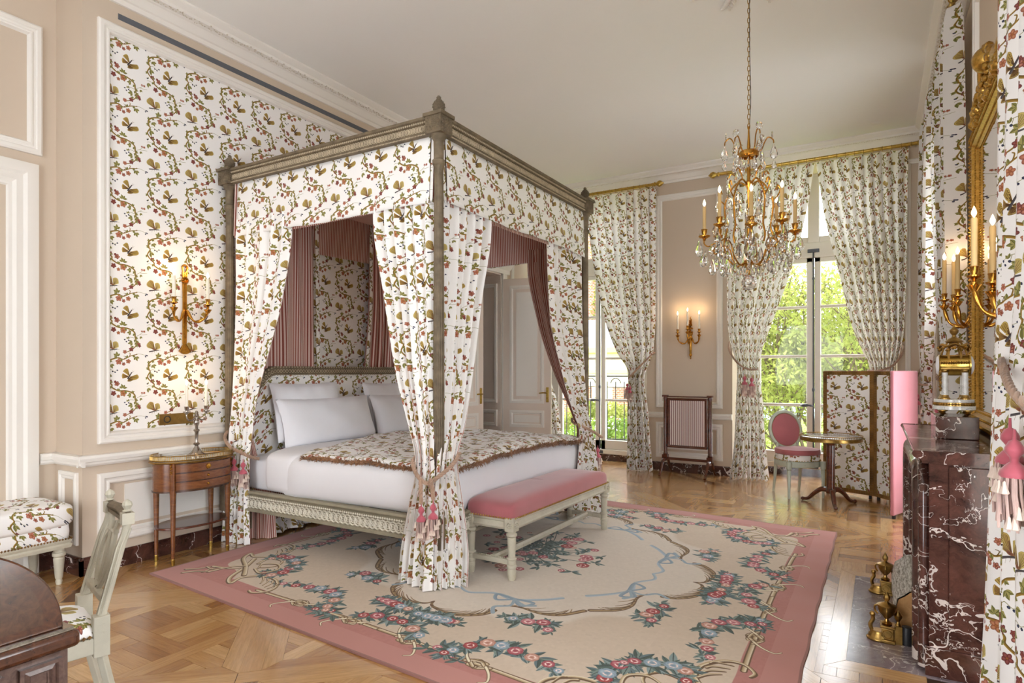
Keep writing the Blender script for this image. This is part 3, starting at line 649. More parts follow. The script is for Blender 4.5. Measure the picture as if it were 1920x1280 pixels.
# ------------------------------------------------------------------ door in the left wall
def door_leaf(name, w, h, loc, rz, side):
    o = sroot(name); o.location = loc; o.rotation_euler = (0,0,rz)
    O('leaf', MB().add(box(0, w, -.02, .02, 0.01, h)), M['door'], o, smooth=0)
    for sg in (1, -1):
        m = lambda a, b, n: (a, sg*(.02+n), b)
        for b0, b1 in ((.12,.52),(.60,.84),(.94,h-.10)):
            O('leaf_molding', rect_ring(m, .10, w-.10, b0, b1, [(0,0),(0,.008),(.02,.012),(.035,.012),(.045,.002),(.055,.0)]), M['trim'], o, smooth=30)
            O('leaf_field', MB().add(box(.20, w-.20, *(sorted((sg*.019, sg*.026))), b0+.10, b1-.10)) if b1-b0 > .3 else MB().add(box(.17, w-.17, *(sorted((sg*.019, sg*.024))), b0+.07, b1-.07)), M['trim'], o, smooth=0)
        hx = w-.05; pl = MB().add(box(hx-.02, hx+.02, *(sorted((sg*.02, sg*.028))), .96, 1.17)); ph = O('handle_plate', pl, M['brass'], o, bevel=.006)
        hd = MB().add(tube([(hx,sg*.028,1.09),(hx,sg*.06,1.09)], .009, 8)).add(tube(spline([(hx,sg*.06,1.09),(hx-.05,sg*.065,1.093),(hx-.11,sg*.06,1.088)], 4), [.008,.009,.009,.009,.009,.009,.009,.009,.007], 8))
        O('lever_handle', hd, M['brass'], ph)
    return o
door_leaf('door_1', .72, 2.72, (-4.66, 7.63, 0), math.radians(9), 1)
d2 = door_leaf('door_2', .66, 2.72, (-4.70, 6.30, 0), math.radians(80), 1)
jb = struct('trim_door', MB().add(box(-5.09, XL, 7.58, 7.62, 0, 2.8)).add(box(-5.09, XL, 6.28, 6.30, 0, 2.8)).add(box(-5.09, XL, 6.28, 7.62, 2.78, 2.83)), M['door'], smooth=0)
mJ = lambda a, b, n: (a, 7.58-n, b)
for b0, b1 in ((.12,.52),(.60,.84),(.94,2.66)): O('jamb_molding', rect_ring(mJ, -5.05, XL-.06, b0, b1, FRAME_S), M['trim'], jb, smooth=30)
for a0, a1, b0, b1 in ((6.19,6.29,0,2.80),(7.61,7.71,0,2.80)):
    O('casing', run(lambda a, b, n: (XL+n, b, a), b0, b1, [(a0,0),(a0,.02),(a0+.02,.03),(a0+.05,.02),(a0+.09,.034),(a1,.03),(a1,0)]), M['trim'], jb, smooth=30)
O('lintel_molding', run(mL, 6.12, 7.78, [(2.80,0),(2.80,.03),(2.86,.034),(2.88,.06),(2.92,.085),(2.93,.10),(2.95,.10),(2.95,0)]), M['trim'], jb, smooth=30)
# blind corridor wall behind the door
struct('wall_corridor', MB().add(box(-6.4, -6.3, 5.6, 8.4, 0, 3)).add(box(-6.4, -5.09, 5.5, 5.6, 0, 3)).add(box(-6.4, -5.09, 8.4, 8.5, 0, 3)).add(box(-6.4, -5.09, 5.5, 8.5, 2.9, 3)).add(box(-6.4, -5.05, 5.5, 8.5, -.1, 0)), M['wall'], smooth=0)
# ------------------------------------------------------------------ windows of the far wall
def french_window(name, x0, y):
    w = sroot(name); w.location = (x0, y, 0); H = .66
    def bar(nm, x, x1, z, z1, d=.03, p=w): return O(nm, MB().add(box(x, x1, -d, d, z, z1)), M['trim'], p, smooth=0, bevel=.006, seg=1)
    bar('frame', -.93, -H-.06, .10, 4.1, .05); bar('frame', H+.06, .93, .10, 4.1, .05); bar('frame', -.93, .93, 3.98, 4.1, .05)
    bar('sill', -.93, .93, .10, .17, .07); bar('transom', -.74, .74, 2.90, 3.10, .045); bar('mullion', -.07, .07, 3.10, 4.0, .04)
    for sg in (-1, 1):
        a, b = sorted((sg*.012, sg*(H+.06)))
        bar('leaf_stile', *sorted((sg*.012, sg*.085)), .17, 2.90); bar('leaf_stile', *sorted((sg*(H+.06), sg*(H))), .17, 2.90)
        bar('bottom_rail', a, b, .17, .315); bar('top_rail', a, b, 2.84, 2.90)
        for z in (.94, 1.595, 2.25): bar('glazing_bar', a, b, z-.02, z+.02, .02)
        zs = (.315, .94, 1.595, 2.25, 2.84)
        for i in range(4): O('pane', MB().add(box(*sorted((sg*.085, sg*H)), -.002, .002, zs[i]+.02, zs[i+1]-.02)), M['glass'], w, smooth=0)
        bar('fanlight_rail', *sorted((sg*.07, sg*(H+.06))), 3.10, 3.18); bar('fanlight_stile', *sorted((sg*H, sg*(H+.06))), 3.10, 4.0)
        O('pane', MB().add(box(*sorted((sg*.07, sg*H)), -.002, .002, 3.18, 3.98)), M['glass'], w, smooth=0)
    bl = O('espagnolette_rod', MB().add(tube([(0,-.055,.13),(0,-.055,2.98)], .010, 8)).add(sphere(.018, 0, -.055, 2.62)).add(sphere(.018, 0, -.055, 1.15, sz=1.8)), M['steel'], w)
    O('bolt_plate', MB().add(box(-.07, .07, -.07, -.04, 2.965, 3.01)).add(box(-.06, .06, -.08, -.04, .11, .155)), M['steel'], bl, smooth=0, bevel=.004)
    O('espagnolette_handle', tube(spline([(0,-.06,.93),(-.03,-.085,.94),(-.07,-.09,.945),(-.12,-.085,.94),(-.155,-.075,.938)], 4), [.010,.012,.012,.012,.016,.012,.012,.012,.018,.020,.022,.022,.024,.020,.016,.012,.006], 10), M['steel'], bl)
    return w
french_window('window_1', WX[0], 9.12); french_window('window_2', WX[1], 9.12)
for nm, y0 in (('window_3', 6.475), ('window_4', 1.625)):
    w = sroot(nm); h = .53 if nm == 'window_3' else 1.325
    for a, b, z0, z1 in ((-h,-h+.1,.12,3.95),(h-.1,h,.12,3.95),(-.08,.08,.12,3.95),(-h,h,.12,.3),(-h,h,2.9,3.1),(-h,h,3.85,3.95),(-h,h,.92,.96),(-h,h,1.58,1.62),(-h,h,2.23,2.27)):
        O('frame', MB().add(box(.66, .72, y0+a, y0+b, z0, z1)), M['trim'], w, smooth=0)
    O('pane', MB().add(box(.688, .692, y0-h, y0+h, .3, 3.85)), M['glass'], w, smooth=0)
# ------------------------------------------------------------------ cloth
def interp(rows, z):
    """smooth monotone interpolation of row values at height z (rows sorted by falling z)"""
    zs = [r[0] for r in rows]; n = len(rows)
    if z >= zs[0]: return rows[0][1:]
    if z <= zs[-1]: return rows[-1][1:]
    for i in range(n-1):
        if zs[i] >= z >= zs[i+1]:
            h = zs[i]-zs[i+1]; t = (zs[i]-z)/h; out = []
            for k in range(1, len(rows[0])):
                p = lambda j: rows[max(0, min(n-1, j))]
                def slope(j):
                    if j <= 0 or j >= n-1: return 0 if j <= 0 else (rows[n-1][k]-rows[n-2][k])/(zs[n-2]-zs[n-1])
                    a = (rows[j][k]-rows[j-1][k])/(zs[j-1]-zs[j]); b = (rows[j+1][k]-rows[j][k])/(zs[j]-zs[j+1])
                    return 0 if a*b <= 0 else 2*a*b/(a+b)
                m0, m1 = slope(i)*h, slope(i+1)*h; a, b = rows[i][k], rows[i+1][k]
                if i == 0: m0 = b-a
                out.append((2*t**3-3*t**2+1)*a+(t**3-2*t**2+t)*m0+(-2*t**3+3*t**2)*b+(t**3-t**2)*m1)
            return out
def drape(rows, folds, width, nv=64, seed=0, per=10, lift=0, uv0=(0, 0), sharp=.0, hem=0):
    """rows: (z, ax, ay, bx, by, amplitude); the cloth runs from a to b at each height"""
    r = random.Random(seed); ph = r.uniform(0, 6); am = [r.uniform(.65, 1.25) for _ in range(folds*2+3)]; jit = [r.uniform(-.32, .32) for _ in range(folds+3)]
    nu = folds*per; z0, z1 = rows[0][0], rows[-1][0]
    # arc length down the middle
    cache = {}
    def row(w):
        k = round(w*nv)
        if k not in cache: cache[k] = interp(rows, z0+(z1-z0)*w)
        return cache[k]
    L = [0]
    for j in range(1, nv+1):
        a, b = row((j-1)/nv), row(j/nv); m = lambda q: ((q[0]+q[2])/2, (q[1]+q[3])/2)
        L.append(L[-1]+math.hypot(math.hypot(m(a)[0]-m(b)[0], m(a)[1]-m(b)[1]), (z0-z1)/nv))
    def fn(u, w):
        ax, ay, bx, by, A = row(w); dx, dy = bx-ax, by-ay; l = math.hypot(dx, dy)+1e-6; nx, ny = dy/l, -dx/l
        p_ = 2*PI*folds*u+ph*.0+(.75*math.sin(2*PI*(1.3*u+.55*w)+ph)+.45*math.sin(2*PI*(2.3*u-.8*w)+2*ph))*min(1, 4*u*(1-u)+.15)
        k = min(folds-1, int(u*folds)); fr = u*folds-k; am_ = am[k]*(1-fr)+am[k+1]*fr
        d = -am_*(math.cos(p_)-.24*math.cos(2*p_))+.22*math.sin(3.1*u*6+ph+2.2*w)+sharp*math.cos(2*p_+1+3*w)
        s = u-.035/folds*math.sin(2*p_)*min(1, A/.02)
        z = z0+(z1-z0)*w
        if hem and w > .97: z += hem*(.5+.5*math.sin(u*folds*2*PI+ph))
        return (ax+dx*s+nx*A*d, ay+dy*s+ny*A*d, z+lift)
    def uvf(u, w): return (uv0[0]+u*width/.297, uv0[1]-L[round(w*nv)]/.454)
    return grid(fn, nu, nv, uvf)
def skin(g, nu, nv, d):
    v = np.array(g[0]).reshape(nv+1, nu+1, 3); du = np.gradient(v, axis=1); dv = np.gradient(v, axis=0); n = np.cross(du, dv); n /= np.linalg.norm(n, axis=2)[..., None]+1e-9
    return ([tuple(p) for p in (v+n*d).reshape(-1, 3)],)+tuple(g[1:])
def shift(g, dx, dy, dz=0): return ([(x+dx, y+dy, z+dz) for x, y, z in g[0]],)+tuple(g[1:])
def tassel(parent, loc, sc=1.0, world=False):
    o = O('tassel', MB().add(lathe([(.003,.21),(.004,.185),(.012,.18),(.020,.165),(.021,.155),(.010,.14),(.009,.13),(.018,.122),(.030,.108),(.033,.098),(.031,.092),(.02,.09)], 16)), M['fringepink'], parent, smooth=60)
    o.location = loc; o.scale = (sc,)*3
    if world: o.matrix_parent_inverse = wm(parent).inverted()
    r = random.Random(int(loc[0]*100)); sk = MB(); bl = MB()
    for k in range(34):
        a = r.uniform(0, 6.28); R = .03*math.sqrt(r.random()); l = r.uniform(.09, .135)
        sk.add(tube([(R*math.cos(a),R*math.sin(a),.095),(R*1.2*math.cos(a),R*1.2*math.sin(a),.05),(R*1.3*math.cos(a+.2),R*1.3*math.sin(a+.2),.095-l)], .0034, 5))
    for k in range(22):
        a = k*2.4; z = (.055, .03, -.005, -.03)[k % 4]; R = .034 if k % 4 else .038
        bl.add(lathe([(.001,.03),(.004,.026),(.005,.018),(.011,.0),(.009,-.002)], 6), mat4(R*math.cos(a), R*math.sin(a), z))
    O('skirt', sk, M['fringe'], o, kind='stuff'); O('small_bells', bl, M['bell'], o, kind='stuff', smooth=30)
    return o
def rope(pts, r=.012, n=14, turns=60):
    P = [Vector(p) for p in spline(pts, n)]; mb = MB()
    for k in range(3):
        q = []
        for i, p in enumerate(P):
            t = (P[min(i+1, len(P)-1)]-P[max(i-1, 0)]).normalized(); u = t.cross(Vector((0,0,1))); u = u.normalized() if u.length > .05 else Vector((1,0,0)); v = t.cross(u); a = i*.8+k*2*PI/3
            q.append(tuple(p+(u*math.cos(a)+v*math.sin(a))*r*.6))
        mb.add(tube(q, r*.62, 6))
    return mb
# ------------------------------------------------------------------ four poster bed
bx0, bx1, by0, by1 = -4.62, -2.44, 3.19, 5.50
bed = thing('four_poster_bed', 'carved grey four-poster bed with floral valances and striped lining', 'bed', (-3.55, 4.35, 0))
def post_flute(z, k): return 1-.10*(k % 3 == 0) if .55 < z < 2.72 else 1
POST = [(.052,0),(.052,.02),(.04,.05),(.05,.27)] 
def post(x, y):
    mb = MB().add(lathe([(.03,.014 if x > -3 else 0),(.036,.05),(.04,.24),(.05,.26)], 20), mat4(x, y, 0)).add(box(x-.055, x+.055, y-.055, y+.055, .26, .46))
    mb.add(lathe([(.045,.46),(.05,.49),(.036,.52),(.038,.56),(.036,.60),(.036,1.6),(.030,2.68),(.034,2.72),(.042,2.73),(.042,2.755),(.032,2.765),(.034,2.88),(.05,2.905),(.05,2.92)], 36, post_flute), mat4(x, y, 0))
    return O('post', mb, M['carved'], bed, world=True, smooth=25)
for x, y in ((bx1,by0),(bx1,by1),(bx0+.03,by0),(bx0+.03,by1)):
    p = post(x, y)
    b = MB().add(box(x-.062, x+.062, y-.062, y+.062, 2.92, 3.045)).add(box(x-.074, x+.074, y-.074, y+.074, 3.028, 3.05))
    r = random.Random(2)
    for k in range(60):
        a, c = r.uniform(-.052, .052), r.uniform(2.935, 3.02)
        for q in ((x+a, y-.062, c), (x+.062, y+a, c)): b.add(octa(.009, *q))
    O('post_block', b, M['carved'], bed, world=True, smooth=20)
    f = MB().add(lathe([(.028,3.05),(.030,3.058),(.016,3.066),(.02,3.072),(.032,3.086),(.036,3.10),(.033,3.12),(.024,3.14),(.012,3.153),(.016,3.16),(.008,3.172),(.001,3.176)], 16), mat4(x, y, 0))
    for i in range(7):
        z = 3.078+i*.0105; R = (.026,.033,.037,.037,.033,.026,.017)[i]
        for k in range(10): a = 2*PI*(k+.5*(i % 2))/10; f.add(octa(.0085, x+R*math.cos(a), y+R*math.sin(a), z))
    O('finial', f, M['carved'], bed, world=True, smooth=20)
TOP = [(2.925,-.01),(2.925,.028),(2.945,.03),(2.95,.022),(3.0,.022),(3.003,.034),(3.018,.038),(3.022,.05),(3.04,.05),(3.04,-.01)]
RAILP = [(.285,-.02),(.285,.03),(.305,.032),(.31,.022),(.39,.022),(.394,.034),(.41,.036),(.414,.02),(.43,.034),(.445,.03),(.445,-.02)]
mbN = lambda a, b, n: (a, by0-n, b); mbP = lambda a, b, n: (bx1+n, a, b); mbB = lambda a, b, n: (a, by1+n, b); mbH = lambda a, b, n: (bx0-n, a, b)
def guilloche(mb, m, a0, a1, z, r, n=.024):
    k = int((a1-a0)/(r*1.35))
    for i in range(k):
        c = a0+(i+.5)*(a1-a0)/k; pts = [m(c+r*math.cos(q*PI/4), z+r*math.sin(q*PI/4), n) for q in range(8)]; mb.add(tube(pts, r*.2, 4, closed=True))
def beadrow(mb, m, a0, a1, z, r, n):
    k = int((a1-a0)/(r*2.1))
    for i in range(k): x, y, zz = m(a0+(i+.5)*(a1-a0)/k, z, n); mb.add(octa(r, x, y, zz))
for nm, m, a0, a1 in (('near', mbN, bx0, bx1), ('foot', mbP, by0, by1), ('back', mbB, bx0, bx1), ('head', mbH, by0, by1)):
    c = O('canopy_rail', run(m, a0, a1, TOP), M['carved'], bed, world=True, smooth=20)
    if nm in ('near', 'foot'):
        q = MB(); beadrow(q, m, a0+.06, a1-.06, 3.011, .0085, .036); beadrow(q, m, a0+.06, a1-.06, 2.934, .006, .030); guilloche(q, m, a0+.06, a1-.06, 2.975, .018); guilloche(q, m, a0+.065, a1-.06, 2.975, .010)
        O('carving', q, M['relief'], c, world=True, smooth=0, kind='stuff')
    if nm != 'head':
        s = O('bed_rail', run(m, a0, a1, RAILP), M['rail_shade'], bed, world=True, smooth=20)
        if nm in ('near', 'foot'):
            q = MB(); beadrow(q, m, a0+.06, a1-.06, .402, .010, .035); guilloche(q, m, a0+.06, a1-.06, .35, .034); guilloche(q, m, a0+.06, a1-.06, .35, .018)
            O('carving', q, M['rail_lit'], s, world=True, smooth=0, kind='stuff')
def valance(m, a0, a1, name, mat, n, z0, z1, off=0, wob=.006, label=None):
    def fn(u, w):
        a = a0+(a1-a0)*u; z = z0+(z1-z0)*w+(.006*math.sin(u*9+off) if w > .9 else 0); return m(a, z, n+wob*math.sin(u*23+off)*w+wob*.8*math.sin(u*57+2*off)*w+.02*w)
    g = grid(fn, 60, 12, lambda u, w: ((a1-a0)*u/.297+.31+off, .93-(z0-z1)*w/.454)); return O(name, g, mat, bed, world=True, solid=.004, label=label)
valance(mbN, bx0+.13, bx1-.07, 'valance', M['print'], -.005, 2.93, 2.487, 0); valance(mbN, bx1-.066, bx1-.045, 'valance', M['print'], -.012, 2.93, 2.50, .5, 0)
valance(mbP, by0+.075, by1-.01, 'valance', M['print'], -.005, 2.93, 2.497, 2); valance(mbP, by0+.045, by0+.07, 'valance', M['print'], -.012, 2.93, 2.505, .3, 0)
valance(mbB, bx0, bx1-.05, 'valance', M['print'], .0, 2.93, 2.49, 1)
for m, a0, a1, n in ((mbN, bx0, bx1, -.045), (mbP, by0, by1, -.045), (mbB, bx0, bx1, -.03)): valance(m, a0, a1, 'inner_valance', M['stripe'], n, 2.93, 2.49, 1, .002, 'pink striped inner valance')
valance(mbH, by0, by1, 'inner_valance', M['stripe'], -.10, 2.93, 2.50, 2, .003, 'pink striped inner valance')
O('canopy_ceiling', MB().add(box(bx0+.03, bx1-.06, by0+.06, by1-.06, 2.905, 2.92)), M['pinkceil'], bed, world=True, smooth=0, label='plain pink cloth ceiling')
O('back_cloth', (lambda c: (c[0], c[1], c[2]))(cloth_on(lambda a, b, n: (bx0+.02, a, b), by0+.05, by1-.05, .5, 2.9)), M['print'], bed, world=True, smooth=0, label='floral cloth behind the headboard')
# head hangings: striped side outwards
for rows, sd in (([(2.9,bx0+.09,3.27,bx0+.11,4.0,.028),(2.2,bx0+.09,3.27,bx0+.11,4.01,.03),(1.2,bx0+.09,3.27,bx0+.11,4.02,.032),(.5,bx0+.09,3.27,bx0+.11,4.02,.03)], 3), ([(2.9,bx0+.10,4.76,bx0+.09,5.44,.028),(2.2,bx0+.10,4.76,bx0+.09,5.44,.03),(1.2,bx0+.10,4.68,bx0+.09,5.44,.032),(.5,bx0+.10,4.66,bx0+.09,5.44,.03)], 5)):
    O('head_hanging', drape(rows, 6, 1.1, 30, sd), M['stripe'], bed, world=True, solid=.004, smooth=60, label='pink striped hanging at the head')
    e = [(z, bx0+.125, (y1 if sd == 3 else y0-.04), bx0+.125, (y1+.04 if sd == 3 else y0), .001) for z, _, y0, _, y1, _ in rows]
    O('hanging_edge', drape(e, 1, .06, 20, sd), M['print'], bed, world=True, solid=.004, label='narrow floral edging')
# headboard
ya, yb = 3.26, 5.40; hx = -4.50
top = lambda y: 1.40-.30*max(0, 1-min(y-ya, yb-y)/.28)**2.0
pts = [(hx, ya+(yb-ya)*i/40, top(ya+(yb-ya)*i/40)) for i in range(41)]
hb = MB(); prof = [(-.035,-.045),(-.035,.045),(-.01,.055),(.01,.045),(.022,.05),(.04,.045),(.04,-.045)]
def along(P, prof):
    v = []; f = []; n = len(prof)
    for i, p in enumerate(P):
        a, b = Vector(P[max(i-1,0)]), Vector(P[min(i+1,len(P)-1)]); t = (b-a).normalized(); nn = Vector((1,0,0)); u = nn.cross(t)
        for dz, dx in prof: v.append(tuple(Vector(p)+u*dz+nn*dx))
    for i in range(len(P)-1):
        for k in range(n): f.append((i*n+k, i*n+(k+1)%n, (i+1)*n+(k+1)%n, (i+1)*n+k))
    f += [tuple(range(n)), tuple((len(P)-1)*n+k for k in range(n-1,-1,-1))]; return v, f
fr_ = O('headboard_frame', MB().add(along(pts, prof)).add(box(hx-.045, hx+.045, ya-.03, ya+.04, .1, top(ya)+.02)).add(box(hx-.045, hx+.045, yb-.04, yb+.03, .1, top(yb)+.02)), M['carved'], bed, world=True, smooth=25)
q = MB()
for i in range(70):
    y = ya+(yb-ya)*(i+.5)/70; z = top(y); q.add(octa(.010, hx+.05, y, z+.033)); q.add(octa(.008, hx+.05, y, z-.036)); q.add(tube([(hx+.056, y+.013*math.cos(k*PI/3), z-.002+.013*math.sin(k*PI/3)) for k in range(6)], .0035, 4, closed=True))
O('carving', q, M['relief'], fr_, world=True, smooth=0, kind='stuff')
g = grid(lambda u, w: (hx+.03+.03*math.sin(PI*u)*math.sin(PI*w)**.5, ya+.03+(yb-ya-.06)*u, .4+(top(ya+.03+(yb-ya-.06)*u)-.03-.4)*w), 30, 14, lambda u, w: ((yb-ya)*u/.297, w*1.0/.454))
O('headboard_upholstery', g, M['print'], bed, world=True)
O('mattress', soft_box(-3.53, 4.335, .565, 1.03, 1.10, .145, .12, .22, 48, 16), M['linen'], bed, world=True, smooth=60)
O('base_valance', drape([(.40,-4.55,3.45,-4.55,5.3,.02),(.05,-4.53,3.45,-4.53,5.3,.03)], 12, 3.4, 10, 4), M['stripe'], bed, world=True, label='striped cloth hanging under the bed')
O('under_cloth', drape([(.12,-4.50,3.45,-4.50,5.3,.015),(.02,-4.42,3.45,-4.42,5.3,.03)], 9, 3, 8, 5), M['print'], bed, world=True, label='floral hem under the bed')
# corner curtains
def corner(name, label, post_xy, panels, cords, tassels, seed):
    t = thing(name, label, 'bed curtain', (post_xy[0], post_xy[1], 0), 0, 'floral curtains of the four-poster bed')
    for i, (rows, folds, width, lin) in enumerate(panels):
        if post_xy[0] > -3: rows = rows[:-1]+[(.018,)+tuple(rows[-1][1:])]
        g = drape(rows, folds, width, 80, seed+i, 12, uv0=(.1*i, .2), sharp=.0)
        O('curtain_panel', g, M['print'], t, world=True, smooth=80)
        nu_ = folds*12; q0 = skin(g, nu_, 80, .004); sgn = 1 if sum((a[0]-b[0])*lin[0]+(a[1]-b[1])*lin[1] for a, b in zip(q0[0], g[0])) > 0 else -1
        O('lining', skin(g, nu_, 80, .004*sgn), M['stripe'], t, world=True, smooth=70, label='pink striped lining')
    tb = O('tieback', rope(cords[0]), M['cord'], t, world=True)
    for c in cords[1:]: O('tieback', rope(c), M['cord'], t, world=True)
    for loc in tassels: tassel(tb, loc, .98, True)
    return t
x, y = bx1, by0
corner('bed_curtain', 'floral bed curtains parted round the fluted post beside the pink bench', (x, y),
  [([(2.62,-3.02,y+.03,-2.50,y+.03,0.0238),(2.48,-3.03,y+.01,-2.49,y+.01,0.0272),(1.9,-2.92,y,-2.485,y,0.0245),(1.38,-2.80,y-.015,-2.475,y-.015,0.0204),(1.03,-2.67,y-.03,-2.455,y-.04,0.0177),(.82,-2.585,y-.06,-2.43,y-.075,0.0163),(.76,-2.585,y-.06,-2.42,y-.08,0.0163),(.55,-2.64,y-.05,-2.42,y-.10,0.0204),(.25,-2.72,y-.04,-2.42,y-.11,0.0245),(.004,-2.76,y-.02,-2.42,y-.125,0.0272)], 6, .95, (.004, .012)),
   ([(2.62,-2.47,y+.06,-2.47,y+.62,0.0238),(2.48,-2.46,y+.06,-2.46,y+.655,0.0272),(1.9,-2.455,y+.055,-2.455,y+.51,0.0245),(1.38,-2.445,y+.03,-2.445,y+.38,0.0204),(1.03,-2.43,y+.0,-2.42,y+.25,0.0177),(.82,-2.415,y-.045,-2.385,y+.115,0.0163),(.76,-2.415,y-.05,-2.375,y+.11,0.0163),(.55,-2.42,y-.07,-2.34,y+.12,0.0204),(.25,-2.42,y-.09,-2.30,y+.13,0.0245),(.004,-2.42,y-.105,-2.285,y+.10,0.0272)], 6, .90, (-.012, -.004))],
  [[(-2.60,y+.03,.86),(-2.60,y-.06,.82),(-2.52,y-.13,.75),(-2.42,y-.15,.70),(-2.37,y-.10,.735),(-2.35,y+.03,.80),(-2.37,y+.13,.86)], [(-2.47,y-.145,.72),(-2.455,y-.165,.70),(-2.452,y-.168,.62),(-2.447,y-.17,.575)], [(-2.40,y-.135,.72),(-2.375,y-.16,.71),(-2.365,y-.16,.65),(-2.362,y-.16,.61)]],
  [(-2.445,y-.172,.375),(-2.36,y-.162,.40)], 3)
yb_ = by1
corner('bed_curtain', 'floral bed curtains with striped inside at the post beside the window', (bx1, by1),
  [([(2.62,-3.06,yb_-.03,-2.50,yb_-.03,0.0204),(2.48,-3.07,yb_-.02,-2.49,yb_-.02,0.0204),(1.9,-2.96,yb_-.01,-2.485,yb_-.01,0.0190),(1.38,-2.78,yb_,-2.475,yb_,0.0163),(.95,-2.58,yb_+.02,-2.455,yb_+.02,0.0150),(.82,-2.54,yb_+.03,-2.43,yb_+.04,0.0136),(.55,-2.60,yb_+.03,-2.42,yb_+.05,0.0150),(.004,-2.68,yb_+.02,-2.42,yb_+.06,0.0190)], 6, .95, (0, -.012)),
   ([(2.62,-2.47,yb_-.74,-2.47,yb_-.03,0.0204),(2.48,-2.46,yb_-.74,-2.46,yb_-.03,0.0204),(1.9,-2.455,yb_-.70,-2.455,yb_-.02,0.0190),(1.38,-2.445,yb_-.48,-2.445,yb_,0.0177),(1.03,-2.43,yb_-.29,-2.42,yb_+.0,0.0163),(.82,-2.415,yb_-.17,-2.385,yb_+.04,0.0150),(.55,-2.42,yb_-.20,-2.34,yb_+.06,0.0177),(.25,-2.42,yb_-.26,-2.33,yb_+.08,0.0204),(.004,-2.42,yb_-.32,-2.30,yb_+.10,0.0231)], 6, 1.0, (-.012, 0))],
  [[(-2.58,yb_-.0,.93),(-2.50,yb_-.12,.90),(-2.36,yb_-.14,.86),(-2.30,yb_-.04,.80),(-2.29,yb_+.06,.76)]], [(-2.345,yb_+.09,.47),(-2.37,yb_+.13,.45)], 14)
xh = bx0+.06
corner('bed_curtain', 'floral bed curtain with twin pink tassels beside the wooden side table', (xh, by0),
  [([(2.62,-4.52,y-.0,-3.86,y-.0,0.0204),(2.5,-4.52,y-.005,-3.85,y-.005,0.0218),(1.95,-4.50,y-.01,-3.955,y-.01,0.0218),(1.55,-4.50,y-.015,-4.10,y-.015,0.0204),(1.12,-4.52,y-.02,-4.25,y-.02,0.0177),(.86,-4.55,y-.03,-4.28,y-.03,0.0150),(.74,-4.555,y-.03,-4.29,y-.04,0.0150),(.5,-4.60,y-.02,-4.30,y-.04,0.0177),(.004,-4.655,y-.03,-4.345,y-.0,0.0204)], 5, .95, (.0, .012)),
   ([(2.62,-4.58,y+.04,-4.56,y+.1,0.0068),(.9,-4.57,y+.04,-4.5,y+.14,0.0068),(.75,-4.57,y,-4.42,y+.12,0.0095),(.4,-4.60,y,-4.36,y+.24,0.0136),(.004,-4.64,y,-4.34,y+.26,0.0170)], 4, .6, (.01, .0))],
  [[(-4.58,y-.0,.93),(-4.565,y-.06,.86),(-4.45,y-.09,.79),(-4.34,y-.085,.76),(-4.27,y-.04,.72),(-4.25,y+.02,.70)]], [(-4.40,y-.095,.52),(-4.30,y-.085,.50)], 23)
corner('bed_curtain', 'floral bed curtain at the head beyond the pillows', (xh, by1),
  [([(2.62,-4.52,yb_,-3.9,yb_,0.0204),(1.6,-4.5,yb_,-4.15,yb_,0.0204),(.8,-4.55,yb_+.03,-4.3,yb_+.03,0.0136),(.004,-4.64,yb_,-4.34,yb_,0.0204)], 5, .95, (0, -.012))],
  [[(-4.57,yb_-.05,.9),(-4.45,yb_-.06,.8),(-4.28,yb_-.05,.75)]], [(-4.36,yb_-.06,.5)], 29)
# bedding
def duvet():
    xa, xb, y0, y1 = -4.02, -2.462, 3.185, 5.505; r = random.Random(5); w = [(r.uniform(2,7), r.uniform(2,7), r.uniform(0,6)) for _ in range(7)]
    sgm = lambda c, p: math.copysign(abs(c)**p, c)
    def fn(u, v):
        a = 2*PI*u-PI; b = PI*v-PI/2; X = sgm(math.cos(b), .20)*sgm(math.cos(a), .13); Y = sgm(math.cos(b), .20)*sgm(math.sin(a), .13); Z = sgm(math.sin(b), .42)
        x = (xa+xb)/2+(xb-xa)/2*X; y = (y0+y1)/2+(y1-y0)/2*Y; z = .575+.175*Z
        if Z > 0: z += .05*math.exp(-((Y)/.75)**2)*Z
        n = sum(math.sin(x*p+y*q+o+1.3*math.sin(x*q*.7+z*9)) for p, q, o in w)*.0035
        edge = abs(Y) > .93 or X > .95
        side = math.sin(x*13+2*math.sin(x*5))*.012 if abs(Y) > .93 else 0
        side2 = math.sin(y*12+2*math.sin(y*4.3))*.012 if X > .95 else 0
        bulge = .02*math.cos(Z*1.5)
        return (x+side2*max(0,1-abs(Z))+ (bulge if X > .9 else 0), y-(side+bulge if Y < 0 else -side-bulge)*max(0, 1-abs(Z)*.6), z+n*1.6)
    return grid(fn, 150, 60)
dv = O('duvet', duvet(), M['linen'], smooth=80); tag(dv, 'puffy white duvet covering the four-poster bed', 'duvet')
def foldband(u, v):
    y = 3.17+2.34*u; a = v*PI*1.25-.15; e = math.sin(PI*u)**.12
    return (-4.02-.16*math.cos(a)*.9+.03*math.sin(y*7), y, .60+.0*e+(.17+.04*math.exp(-((u-.5)/.38)**2))*math.sin(a)**.7*e if a > 0 and a < PI else .60*1.0)
st = MB().add(soft_box(-4.0, 4.345, .60, .20, 1.165, .185, .25, .3, 60, 24, .004, seed=4))
o = O('sheet_fold', st, M['linen'], dv, smooth=70, label='turned-back edge of the duvet')
def throw_pt(u, v):
    x = -3.78+1.37*v-.25*(1-v)*u; y = 3.235+2.235*u; z = .765+.055*math.exp(-((u-.5)*2/.75)**2)+.006*math.sin(x*14+y*6)+.005*math.sin(y*17-x*5)
    if v > .93: z -= (v-.93)*.35
    if u < .03: z -= (.03-u)*.6
    if u > .97: z -= (u-.97)*.6
    return (x, y, z)
